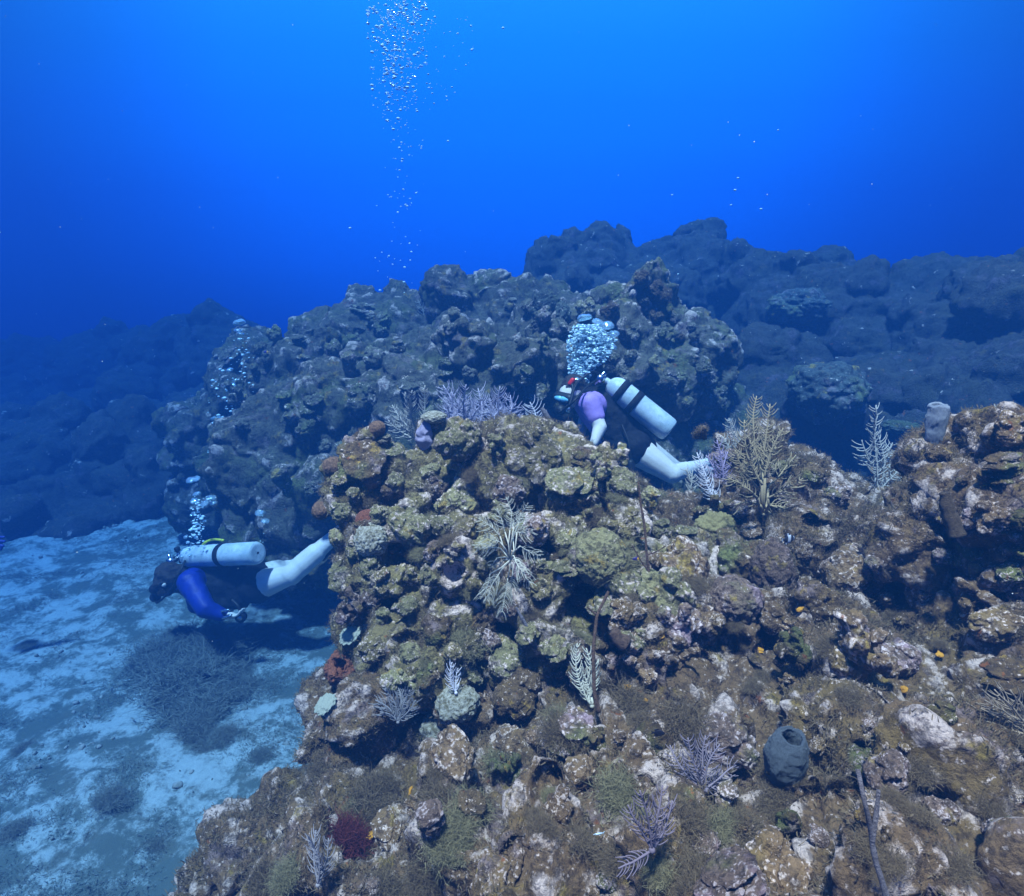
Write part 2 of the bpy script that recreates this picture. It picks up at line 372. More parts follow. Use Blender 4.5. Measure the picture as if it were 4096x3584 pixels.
rock_mass('reef_ridge', [(785,290,9,.42),(815,308,9.2,.6),(860,320,8.7,.7),(910,326,8.2,.7),(960,326,7.8,.6),(1020,330,7,.62),(1075,335,7,.8),(790,330,8.5,.9),(750,340,9.5,.8),
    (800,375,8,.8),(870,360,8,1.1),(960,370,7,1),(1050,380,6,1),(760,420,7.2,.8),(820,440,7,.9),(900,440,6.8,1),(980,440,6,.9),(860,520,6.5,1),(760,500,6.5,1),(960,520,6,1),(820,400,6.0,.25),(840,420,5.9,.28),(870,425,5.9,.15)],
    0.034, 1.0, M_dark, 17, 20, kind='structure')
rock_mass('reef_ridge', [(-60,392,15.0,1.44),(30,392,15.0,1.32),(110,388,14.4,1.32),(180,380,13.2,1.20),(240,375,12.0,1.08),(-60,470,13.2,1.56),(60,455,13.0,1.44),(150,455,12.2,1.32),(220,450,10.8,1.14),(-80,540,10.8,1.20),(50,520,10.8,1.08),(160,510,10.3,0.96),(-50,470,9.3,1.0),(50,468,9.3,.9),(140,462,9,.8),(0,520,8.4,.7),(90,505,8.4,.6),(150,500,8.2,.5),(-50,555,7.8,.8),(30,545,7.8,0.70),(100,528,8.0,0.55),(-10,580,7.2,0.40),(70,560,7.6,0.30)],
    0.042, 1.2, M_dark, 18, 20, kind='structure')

# foreground slope: heights through control points, then remeshed with lumps and broken up like the rest
ctl = [(150,885,2.0),(215,845,2.05),(200,905,1.9),(300,890,1.75),(400,890,1.6),(600,890,1.36),(800,890,1.25),(1000,890,1.15),(325,828,2.0),(450,800,1.85),(600,800,1.62),(800,800,1.5),(1000,800,1.35),
       (388,768,2.1),(400,722,2.2),(550,735,1.95),(700,720,1.8),(850,700,1.75),(1000,700,1.6),(500,690,2.35),(700,640,2.1),(850,620,2.1),(1000,600,1.9),(720,588,2.45),(850,560,2.5),(980,540,2.1),
       (640,568,2.6),(690,556,2.75),(780,528,2.85),(880,510,3.0),(378,690,2.5)]
cp = np.array([Wa(*c_) for c_ in ctl]); low = np.array([(-1.75,0.8,-3.0),(-1.65,1.3,-3.1),(-1.6,1.9,-3.1),(-1.3,1.6,-3.1),(-1.1,2.2,-3.1),(-0.75,2.7,-3.1),(-0.6,3.2,-3.1),(-0.9,0.2,-2.6),(-1.25,2.8,-3.3),(-1.6,3.4,-3.3),(-1.1,3.9,-3.3),(-0.95,3.3,-3.3),(-1.5,2.4,-3.3),
       (0,3.6,-2.6),(0.7,3.7,-2.6),(1.5,3.8,-2.6),(2.5,3.6,-1.6),(3.2,3,-1.0),(3,2,-0.6),(3,1,-0.6),(3,0.2,-0.7),(1.5,0.1,-1.15),(0,0.1,-1.35),(-0.6,0.3,-2.0)])
cp = np.concatenate([cp, low])
def slope_z(V):
    V = V.copy(); d2 = ((V[:, None, :2] - cp[None, :, :2]) ** 2).sum(-1) + 0.004; w = 1 / d2 ** 1.7
    V[:, 2] = (w * cp[None, :, 2]).sum(1) / w.sum(1); return V
def slope():
    rs = np.random.RandomState(21)
    V, Q = grid(-1.85, 3.2, 0.1, 3.9, 0.06, slope_z)
    n = len(V); B = V.copy(); B[:, 2] = -3.4; nx = len(np.arange(-1.85, 3.2 + .03, .06)); ny = n // nx
    i = np.arange(n).reshape(ny, nx); br = np.concatenate([i[0, :], i[1:, -1], i[-1, -2::-1], i[-2:0:-1, 0]]); b2 = np.roll(br, -1)
    S = np.stack([br, br + n, b2 + n, b2], 1)
    F4 = np.concatenate([Q, Q[:, ::-1] + n, S]); Vs = [np.concatenate([V, B])]; T = []; nn = 2 * n
    bv, bf = ico(3)
    sel = V[(V[:, 2] > -2.7) & (V[:, 0] < 2.4)]
    for k in range(620):
        c = sel[rs.randint(len(sel))]; r = rs.uniform(.04, .17) * (0.7 if c[1] < 1.8 else 1.1)
        Vs.append(bv * r * rs.uniform(.7, 1.3, 3) + c + np.array([rs.uniform(-.03, .03), rs.uniform(-.03, .03), r * rs.uniform(-.2, .7)])); T.append(bf + nn); nn += len(bv)
    me = remesh(np.concatenate(Vs), [F4, np.concatenate(T)], 0.0115)
    rock_displace(me, 0.75, True, 5.5); carve(me, [(523,688,48),(580,690,36),(470,684,34),(711,564,22),(770,642,24),(730,642,18),(830,522,22),(700,655,18),(420,700,20),(560,790,26),(640,800,22),(420,800,26),(860,640,20),(900,600,20),(960,640,20),(820,800,24),(700,850,30),(500,860,26),(930,800,24),(860,760,16),(330,820,20)]); me.name = 'reef_slope'
    o = link('reef_slope', me, M_near); tag(o, kind='structure'); keep_rock(me)
slope()

# ------------------------------------------------------------------ haze: the water itself
def haze():
    mb = MB(); x0, x1, y0, y1, z0, z1 = -26, 26, -8, 19, -4.6, 2.6
    V = [(x, y, z) for x in (x0, x1) for y in (y0, y1) for z in (z0, z1)]
    mb.add(V, [(0, 1, 3, 2), (4, 6, 7, 5), (0, 4, 5, 1), (2, 3, 7, 6), (0, 2, 6, 4), (1, 5, 7, 3)])
    m = bpy.data.materials.new('water_haze'); m.use_nodes = True; nt = m.node_tree; nt.nodes.clear()
    v = N(nt, 'ShaderNodeVolumePrincipled'); v.inputs['Density'].default_value = 0.35
    v.inputs['Color'].default_value = (0.004, 0.028, 0.092, 1); v.inputs['Absorption Color'].default_value = (0.02, 0.27, 0.66, 1)
    v.inputs['Anisotropy'].default_value = 0.1
    mo = N(nt, 'ShaderNodeOutputMaterial'); nt.links.new(v.outputs[0], mo.inputs['Volume'])
    o = mb.build('haze', m, smooth=False); tag(o, kind='stuff')
haze()
# ------------------------------------------------------------------ where the camera meets the rock
_CR = np.array([1.0, 0, 0]); _CF = np.array(CF); _CU = np.array(CU); CELL = 5
def project(V):
    d = V @ _CF; return 512 + FPX * (V @ _CR) / d, 448 - FPX * (V @ _CU) / d, d
_me = sea.data; _sv, _sn = get_np(_me)
_all, _nrm = [], []
for o_ in [o_ for o_ in COL.objects if o_.type == 'MESH' and (o_.name.startswith(('reef_', 'coral_pinnacle')) or o_ is sea)]:
    a_, b_ = get_np(o_.data); _all.append(a_); _nrm.append(b_)
RV = np.concatenate(_all); RN = np.concatenate(_nrm)
_x, _y, _d = project(RV); ok = (_d > .3) & (_x > -40) & (_x < 1064) & (_y > -20) & (_y < 930)
RV, RN, _x, _y, _d = RV[ok], RN[ok], _x[ok], _y[ok], _d[ok]
_cw = 1110 // CELL + 2
_cell = ((_y + 25) // CELL).astype(int) * _cw + ((_x + 45) // CELL).astype(int)
_o = np.lexsort((_d, _cell)); _c2 = _cell[_o]; _first = np.r_[True, _c2[1:] != _c2[:-1]]
CELLV = dict(zip(_c2[_first].tolist(), _o[_first].tolist()))
VIS = np.array(list(CELLV.values()))
def pick(px, py):
    for rr in range(0, 12):
        for dy in range(-rr, rr + 1):
            for dx in range(-rr, rr + 1):
                if max(abs(dx), abs(dy)) != rr: continue
                k = (int((py + 25) // CELL) + dy) * _cw + int((px + 45) // CELL) + dx
                if k in CELLV:
                    i = CELLV[k]; q = W(px, py, float(_d[i])) if rr < 3 else Vector(RV[i].tolist())
                    return q, Vector(RN[i].tolist()), float(_d[i])
    q = W(px, py, 3.0); return q, Vector((0, 0, 1)), 3.0

# ------------------------------------------------------------------ coral heads standing on the rock
def head_mesh(seed, kind):
    rs = np.random.RandomState(seed); bv, bf = ico(3); Vs, Fs, n = [], [], 0
    def put(c, r, s=(1, 1, 1)):
        nonlocal n
        Vs.append(bv * r * np.array(s) + np.array(c)); Fs.append(bf + n); n += len(bv)
    if kind == 'lump':
        put((0, 0, 0), .8, (1, 1, .8))
        for k in range(rs.randint(6, 13)):
            d = rs.normal(size=3); d[2] = abs(d[2]) * .8; d /= np.linalg.norm(d); put(d * rs.uniform(.55, .85), rs.uniform(.22, .5))
    elif kind == 'plate':
        for k in range(rs.randint(3, 6)):
            a = rs.uniform(0, 6.28); z = -.4 + .28 * k; put((math.cos(a) * .3, math.sin(a) * .3, z), rs.uniform(.6, .95), (1, rs.uniform(.7, 1), .16))
        put((0, 0, -.1), .5, (1, 1, 1.2))
    elif kind == 'fingers':
        put((0, 0, -.2), .6, (1, 1, .6))
        for k in range(rs.randint(6, 11)):
            d = rs.normal(size=3); d[2] = abs(d[2]) + .5; d /= np.linalg.norm(d); r = rs.uniform(.14, .24)
            for t in np.linspace(.2, rs.uniform(.8, 1.15), 6): put(d * t + rs.normal(size=3) * .03, r * (1.15 - .25 * t))
            put(d * 1.05, r * 1.15)
    elif kind == 'column':
        for t in np.linspace(-.6, 1.0, 8): put((rs.uniform(-.12, .12), rs.uniform(-.12, .12), t), rs.uniform(.32, .5))
        put((0, 0, 1.05), .55, (1, 1, .6))
    me = remesh(np.concatenate(Vs), np.concatenate(Fs), 0.055); V, Nn = get_np(me); off = seed * 9.1; p = V + off
    w = .10 * np.stack([fbm(p * 2, 3), fbm(p * 2 + 30, 3), fbm(p * 2 + 60, 3)], 1)
    k1, k2, k3 = knobs(p, 3.2), knobs(p, 7.5), knobs(p, 17)
    set_co(me, V + w + Nn * (.13 * k1 + .075 * k2 + .035 * k3 + .03 * fbm(p * 14, 3))[:, None])
    a = me.attributes.new('knob', 'FLOAT', 'POINT'); a.data.foreach_set('value', (.5 * k1 + k2 + .6 * k3).astype(np.float32))
    me.name = 'coral_lump'; return me
HK = ['lump', 'lump', 'lump', 'lump', 'lump', 'plate', 'plate', 'fingers', 'fingers', 'column', 'lump', 'lump']
HEADS = [head_mesh(100 + i, k) for i, k in enumerate(HK)]
def variant(me, m):
    c = me.copy(); c.materials.clear(); c.materials.append(m); return c
M_light = reef_mat('crust_pale', base=((0.12, 0.105, 0.045), (0.40, 0.365, 0.19)), pale_amt=0.12, olive=(0.29, 0.26, 0.13), sc_=1.3)
M_pink = reef_mat('crust_pink', base=((0.09, 0.06, 0.045), (0.33, 0.23, 0.18)), pale=(0.66, 0.54, 0.54), pale_amt=0.14, mauve=(0.40, 0.28, 0.33), sc_=1.3)
M_brown = reef_mat('crust_brown', base=((0.05, 0.035, 0.02), (0.21, 0.14, 0.07)), pale_amt=0.03, mustard=(0.40, 0.26, 0.06), sc_=1.3)
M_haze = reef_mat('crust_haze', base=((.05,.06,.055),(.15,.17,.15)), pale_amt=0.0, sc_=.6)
HV = {m.name: [variant(h, m) for h in HEADS] for m in (M_light, M_pink, M_brown, M_far, M_dark, M_near, M_mound)}
rs0 = np.random.RandomState(5)
def place_head(px, py, size_px, mat, hk=None, up=.5, squash=1.0, **t):
    q, n, d = pick(px, py); r = size_px / FPX * d * .5
    i = hk if hk is not None else rs0.randint(len(HEADS))
    o = link('coral_lump', HV[mat.name][i])
    z = (n * (1 - up) + Vector((0, 0, 1)) * up).normalized()
    o.rotation_mode = 'QUATERNION'; o.rotation_quaternion = z.to_track_quat('Z', 'Y') @ Quaternion((0, 0, 1), rs0.uniform(0, 6.28))
    o.scale = (r, r * rs0.uniform(.8, 1.1), r * squash); o.location = q + z * r * .12
    tag(o, **t); return o
def poly_in(x, y, P_):
    ins = False; j = len(P_) - 1
    for i in range(len(P_)):
        if (P_[i][1] > y) != (P_[j][1] > y) and x < (P_[j][0] - P_[i][0]) * (y - P_[i][1]) / (P_[j][1] - P_[i][1]) + P_[i][0]: ins = not ins
        j = i
    return ins
def scatter_heads(poly, n, smin, smax, mats, label, group, up=.5, kinds=None, mind=.7):
    xs = [p[0] for p in poly]; ys = [p[1] for p in poly]; pts = []; tries = 0
    while len(pts) < n and tries < n * 60:
        tries += 1; x, y = rs0.uniform(min(xs), max(xs)), rs0.uniform(min(ys), max(ys))
        if not poly_in(x, y, poly): continue
        s = smin + (smax - smin) * rs0.rand() ** 2
        if any((x - a) ** 2 + (y - b) ** 2 < ((s + c) * .5 * mind) ** 2 for a, b, c in pts): continue
        pts.append((x, y, s))
        place_head(x, y, s, mats[rs0.randint(len(mats))], kinds[rs0.randint(len(kinds))] if kinds else None, up, rs0.uniform(.7, 1.1),
                   label=label, cat='coral', group=group)
scatter_heads([(335,470),(400,450),(470,440),(640,470),(690,540),(690,630),(620,650),(380,690),(350,640),(332,540)], 84, 24, 64,
    [M_light, M_light, M_light, M_mound, M_pink, M_brown], 'small knobbly coral head growing on the large middle outcrop', 'coral heads on the middle outcrop')
scatter_heads([(712,462),(760,425),(820,450),(840,500),(712,520)], 16, 16, 34, [M_pink, M_brown, M_light], 'small crusted coral head on the brown outcrop with the tan sea plume', 'coral heads on the brown outcrop')
scatter_heads([(935,450),(1024,420),(1024,600),(930,560)], 20, 14, 40, [M_brown, M_near, M_pink], 'dark coral head on the outcrop at the right edge', 'coral heads on the right outcrop')
scatter_heads([(640,560),(700,520),(1024,600),(1024,896),(330,896),(420,720),(600,660)], 94, 16, 76, [M_near, M_pink, M_brown, M_near],
    'small crusted coral head in the brown foreground reef', 'coral heads on the foreground reef')
scatter_heads([(215,345),(370,295),(560,295),(560,400),(400,430),(300,500),(240,450)], 48, 14, 34, [M_far], 'blue-tinged coral head on the hazy reef behind the middle outcrop', 'coral heads on the hazy reef')
scatter_heads([(570,300),(640,275),(700,320),(720,400),(620,420),(580,380)], 30, 12, 30, [M_light, M_far, M_brown], 'small coral head on the pinnacle behind the lilac sleeved diver', 'coral heads on the pinnacle', kinds=[0, 1, 2, 3, 4, 10, 11])

# corals that stand out
place_head(715, 533, 44, M_mound, 0, label='placeholder', cat='coral')
bpy.data.objects.remove([o for o in COL.objects if o.get('label') == 'placeholder'][0])
M_green = plain('green_coral', (0.15, 0.13, 0.05), (0.25, 0.21, 0.09), 25, .8, .5)
M_orange = plain('orange_sponge', (0.34, 0.12, 0.06), (0.15, 0.06, 0.035), 9, .85, 1.0, bscale=30)
M_tan = plain('tan_sponge', (0.34, 0.20, 0.12), (0.13, 0.08, 0.05), 5, .85, 1.0, bscale=30)
M_white = plain('white_crust', (0.60, 0.60, 0.52), (0.20, 0.18, 0.10), 6, .85, 1.0, bscale=50)
M_grey = plain('grey_sponge', (0.17, 0.21, 0.25), (0.10, 0.13, 0.16), 60, .85, 1.0, bscale=120)
M_lil = plain('lilac_sponge', (0.33, 0.31, 0.46), (0.25, 0.24, 0.36), 20, .8, .5)
def lump_mesh(name, seed, knobf=3.5, ka=.12, kf2=9, kb=.05, squash=1.0, voxel=None):
    V, T = ico(6 if voxel is None else 5); V = V.copy(); V[:, 2] *= squash; p = V + seed * 3.3
    d = ka * knobs(p, knobf, .2) + kb * knobs(p, kf2) + .10 * fbm(p * 1.2, 2); n = V / np.linalg.norm(V, axis=1)[:, None]
    return mesh_np(name, V + n * d[:, None], T)
def put_on(name, me, m, px, py, size_px, label, cat, up=.6, lift=.15, scale=(1, 1, 1), group=None, tilt=None):
    q, n, d = pick(px, py); r = size_px / FPX * d * .5; o = link(name, me, m); z = (n * (1 - up) + Vector((0, 0, 1)) * up).normalized()
    if tilt: z = Vector(tilt).normalized()
    o.rotation_mode = 'QUATERNION'; o.rotation_quaternion = z.to_track_quat('Z', 'Y') @ Quaternion((0, 0, 1), rs0.uniform(0, 6))
    o.scale = tuple(r * s for s in scale); o.location = q + z * r * lift; tag(o, label, cat, group); return o
put_on('brain_coral', lump_mesh('brain_coral', 1, 4, .26, 11, .05), M_green, 715, 533, 42, 'yellow-green lobed coral dome with an uneven pale rim, right of the middle outcrop', 'coral', scale=(1, .9, .8))
put_on('sponge_ball', lump_mesh('sponge_ball', 2, 4, .05, 14, .02), M_orange, 369, 526, 24, 'rusty orange sponge ball sitting on a white crusted knob', 'sponge', lift=.5)
put_on('coral_boulder', lump_mesh('coral_boulder', 3, 5, .14, 12, .06), M_white, 373, 541, 34, 'pale crusted coral knob under the rusty orange sponge ball', 'coral', up=.3)
put_on('sponge_ball', lump_mesh('sponge_ball', 4, 4, .05, 14, .02), M_tan, 370, 483, 20, 'round tan ball sponge with a dark underside, left part of the middle outcrop', 'sponge', lift=.4)
put_on('sponge_ball', lump_mesh('sponge_ball', 5, 4, .05, 14, .02), M_tan, 333, 468, 20, 'tan ball sponge bulging from the far left edge of the outcrop', 'sponge', lift=.2)
put_on('sponge_ball', lump_mesh('sponge_ball', 6, 4, .05, 14, .02), M_tan, 322, 512, 18, 'lowest tan ball sponge sticking out over the sand', 'sponge', lift=.2)
put_on('sponge_ball', lump_mesh('sponge_ball', 7, 4, .05, 14, .02), M_tan, 376, 431, 17, 'smooth tan sponge cap on top of a thin brown rock column', 'sponge', lift=.3)
put_on('coral_boulder', lump_mesh('coral_boulder', 8, 4, .10, 12, .05), M_white, 434, 419, 26, 'cream coral cap on the tallest column of the middle outcrop', 'coral', up=1, scale=(1, 1, .45))
put_on('coral_boulder', lump_mesh('coral_boulder', 9, 3, .16, 9, .06), M_white, 458, 705, 40, 'round white crusted coral boulder, upper of two touching ones in the foreground', 'coral', up=.8, scale=(1.1, 1, .8))
put_on('coral_boulder', lump_mesh('coral_boulder', 10, 3, .16, 9, .06), M_white, 440, 730, 40, 'white topped coral boulder with a rusty front, lower of two touching ones', 'coral', up=.8)
put_on('coral_boulder', lump_mesh('coral_boulder', 12, 3, .16, 9, .08), M_pink, 735, 603, 50, 'round mauve crusted coral boulder in the right foreground', 'coral', scale=(1, 1, .9))
put_on('coral_boulder', lump_mesh('coral_boulder', 13, 3, .16, 9, .08), M_pink, 775, 575, 54, 'tall pinkish crusted coral boulder leaning right below the small banded fish', 'coral', scale=(.8, .8, 1.2))
put_on('coral_boulder', lump_mesh('coral_boulder', 14, 3, .16, 9, .08), M_light, 600, 560, 56, 'broad olive coral boulder under the green algae puff', 'coral')
M_plate = plain('plate_coral', (0.36, 0.40, 0.34), (0.22, 0.26, 0.22), 18, .8, .6)
for (x, y, s, l) in [(352, 634, 24, 'pale green plate coral at the foot of the outcrop, against the sand'), (326, 705, 22, 'small round grey plate coral with a pale rim near the sand')]:
    put_on('plate_coral', lump_mesh('plate_coral', x, 2.5, .40, 8, .12), M_plate, x, y, s, l, 'coral', scale=(1, .8, .22), tilt=(-.3, -.6, .9), lift=.2)
# the big hazy plates at right, behind the gap
for (x, y, s, sc3, l) in [(826, 402, 84, (1, .8, .7), 'large pale blue-green coral mass, hazy, behind the tan sea plume'), (800, 315, 60, (1, .8, .6), 'hazy blue-green coral shelf right of the pinnacle'),
                          (900, 432, 40, (1, .7, .3), 'low pale coral shelf behind the gap at right'), (545, 312, 34, (1, .5, 1), 'tall rounded plate coral on the crest, left of the bubble cloud'), (562, 318, 26, (.8, .6, 1), 'mottled coral mound beside the tall rounded plate coral')]:
    put_on('coral_mass', lump_mesh('coral_mass', x * .7, 2.2, .30, 6, .14), M_haze, x, y, s, l, 'coral', scale=sc3, up=1, lift=.25)
# ------------------------------------------------------------------ sponges
def lathe(prof, k=40, wob=.0, seed=0, knob=0.0):
    prof = np.array(prof, float); an = np.arange(k) * 2 * math.pi / k; n = len(prof)
    V = np.stack([prof[:, None, 0] * np.cos(an), prof[:, None, 0] * np.sin(an), np.repeat(prof[:, 1:2], k, 1)], -1).reshape(-1, 3)
    if wob:
        V = V + wob * np.stack([perlin(V * 1.6 + seed), perlin(V * 1.6 + seed + 9), .5 * perlin(V * 1.6 + seed + 5)], 1) + knob * V / 1.0 * perlin(V * 9 + seed)[:, None]
    Q = [(i * k + j, i * k + (j + 1) % k, (i + 1) * k + (j + 1) % k, (i + 1) * k + j) for i in range(n - 1) for j in range(k)]
    return V, Q
def dense(pts, m=9):
    out = []
    for a, b in zip(pts[:-1], pts[1:]):
        for t in range(m): out.append((a[0] + (b[0] - a[0]) * t / m, a[1] + (b[1] - a[1]) * t / m))
    return out + [pts[-1]]
def rough(V, Q, a=.045):
    n = V * np.array([1, 1, .2]); n /= np.linalg.norm(n, axis=1)[:, None] + .2
    V = V + n * (a * knobs(V, 9) + a * .8 * fbm(V * 5 + 3, 3) + a * .5 * knobs(V, 22))[:, None]; V[:, 2] += np.where(V[:, 2] > .5, .09 * perlin(V * 2.3 + 7), 0)
    return V, Q
VASE = dense([(.05, -1.0), (.62, -.95), (.88, -.5), (1.0, 0), (.96, .45), (.78, .85), (.60, 1.04), (.48, 1.0), (.46, .8), (.58, .3), (.60, -.3), (.02, -.5)])
TUBE = dense([(.3, -1.6), (.42, -1.2), (.5, -.4), (.55, .4), (.5, .9), (.42, 1.0), (.34, .95), (.36, .3), (.3, -.6), (.02, -.8)])
V, Q = rough(*lathe(VASE, 110, .12, 3, .03)); put_on('vase_sponge', mesh_np('vase_sponge', V, Q), M_grey, 782, 770, 42, 'blue-grey vase sponge with a dark round mouth in the right foreground', 'sponge', up=1, lift=.75, tilt=(.05, -.12, 1), scale=(.95, .95, 1.35))
V, Q = rough(*lathe(TUBE, 80, .08, 8, .02), .03); put_on('tube_sponge', mesh_np('tube_sponge', V, Q), plain('pale_sponge', (.26, .30, .36), (.18, .21, .26), 30, .7, .6), 935, 436, 36, 'pale lilac tube sponge standing on the outcrop at the right edge', 'sponge', up=1, lift=.7, scale=(1, 1, 1.1), tilt=(-.05, 0, 1))
EAR = dense([(.1, -1.2), (.55, -.9), (.85, -.3), (.75, .3), (.42, .9), (.2, 1.35), (.1, 1.3), (.25, .7), (.5, .2), (.5, -.2), (.02, -.7)])
V, Q = lathe(EAR, 40, .35, 5, .03); put_on('vase_sponge', mesh_np('ear_sponge', V, Q), M_lil, 424, 438, 20, 'pointed lilac-grey sponge beside the cream capped column', 'sponge', up=1, lift=.2, scale=(1, .6, 1.3), tilt=(.12, 0, 1))
BAR = dense([(.3, -.8), (.8, -.6), (1.0, 0), (.9, .6), (.62, .8), (.42, .7), (.45, .2), (.02, -.3)])
V, Q = rough(*lathe(BAR, 90, .3, 15, .12), .12); put_on('barrel_sponge', mesh_np('barrel_sponge', V, Q), M_orange, 347, 672, 34, 'squat rusty barrel sponge with a dark mouth at the foot of the reef', 'sponge', up=.6, lift=.3, tilt=(-.3, -.5, .8))
def rods(label, name, lines, rad, m, cat='coral', group=None):
    mb = MB(); base = None
    for ln, r in zip(lines, rad):
        pts = np.array([Wa(*p) for p in ln]); t = np.linspace(0, 1, len(pts)); tt = np.linspace(0, 1, 24)
        P_ = np.stack([np.interp(tt, t, pts[:, i]) for i in range(3)], 1); P_ += .006 * np.stack([perlin(P_ * 9 + 3), perlin(P_ * 9 + 33), perlin(P_ * 9 + 63)], 1) * (1 if r < .02 else 2)
        mb.tube(P_, r * (1 + .25 * perlin(P_ * 30)) * np.linspace(1.15, .75, 24), 10)
        if base is None: base = P_[0]
    o = mb.build(name, m, loc=base); tag(o, label, cat, group); return o
M_rod = plain('sea_rod', (.20, .19, .22), (.13, .12, .14), 90, .9, 1.2, bscale=200)
M_rodb = plain('sea_rod_brown', (.16, .10, .07), (.08, .05, .035), 90, .9, 1.2, bscale=200)
def dat(px, py, off=0): return pick(px, py)[2] + off
rods('bent grey sea rod standing between the lilac plumes and the diver in the lilac sleeve', 'sea_rod', [[(563, 470, 3.0), (560, 445, 3.0), (552, 425, 3.0), (545, 413, 3.0), (542, 408, 3.0)]], [.013], M_rod)
rods('short thin sea rod left of the pronged coral', 'sea_rod', [[(569, 462, 3.0), (572, 440, 3.0), (571, 425, 3.0)]], [.008], M_rod)
d = dat(648, 575, -.12); rods('thin dead brown twig with two crooked side twigs, right half of the middle outcrop', 'dead_twig', [[(649, 580, d), (646, 540, d), (642, 510, d), (638, 482, d)], [(647, 555, d), (655, 552, d), (665, 545, d)], [(648, 572, d), (640, 560, d), (632, 545, d)]], [.004, .0025, .0025], M_rodb, 'dead coral')
d = dat(597, 705, -.08); rods('tall brown twig overgrown with algae beside the white feather coral', 'dead_twig', [[(600, 712, d), (594, 690, d), (593, 650, d + .02), (598, 615, d + .05), (608, 592, d + .08)], [(598, 615, d + .05), (588, 606, d + .05)]], [.0055, .003], M_rodb, 'dead coral')
d = dat(880, 890, -.1); rods('forked grey sea rod in the bottom right foreground', 'sea_rod', [[(888, 900, d), (877, 865, d), (872, 835, d), (864, 800, d - .02), (858, 770, d)], [(873, 840, d), (876, 815, d), (879, 790, d)]], [.0042, .004], M_rod)
d = dat(520, 640, -.06); rods('short dark sea rod leaning left on the middle outcrop', 'sea_rod', [[(531, 637, d), (524, 622, d), (516, 607, d)]], [.006], M_rod)
d = dat(950, 525, -.1); rods('fuzzy brown sea rod on the slope below the right edge outcrop', 'sea_rod', [[(958, 535, d), (954, 520, d), (947, 505, d), (943, 494, d)]], [.020], plain('fuzzy_brown', (.15, .11, .07), (.09, .065, .04), 120, .95, 1.5, bscale=250))
d = dat(630, 620, -.04); rods('thick smooth grey-brown finger sponge curled in the dark hollow', 'finger_sponge', [[(628, 645, d), (618, 640, d), (611, 630, d)]], [.022], M_rodb, 'sponge')
# pronged coral in front of the diver
mb = MB()
d = 2.62
for a, b, r1, r2 in [((590,480,d),(600,458,d),.06,.05),((600,458,d),(603,448,d-.02),.03,.02),((600,460,d),(614,455,d),.03,.026),((612,456,d),(624,453,d),.024,.024),((622,454,d),(622,446,d),.02,.016),((622,454,d),(625,463,d),.018,.014),((585,465,d),(580,455,d),.035,.02),((592,465,d),(590,450,d),.035,.025),((605,475,d),(628,492,d),.03,.02),((628,490,d-.02),(634,505,d-.02),.012,.006)]:
    mb.cone(Wa(*a), Wa(*b), r1, r2, 12)
V = np.concatenate(mb.V); F = [np.concatenate(mb.Q), np.concatenate(mb.T)]
me = remesh(V, F, .006); V, Nn = get_np(me); set_co(me, V + Nn * (.012 * knobs(V, 30) + .008 * fbm(V * 50, 2))[:, None]); a_ = me.attributes.new('knob', 'FLOAT', 'POINT'); a_.data.foreach_set('value', (knobs(V, 30) + .15).astype(np.float32))
o = link('pronged_coral', me, M_light); tag(o, 'cream pronged coral reaching right in front of the diver in the lilac sleeve', 'coral')

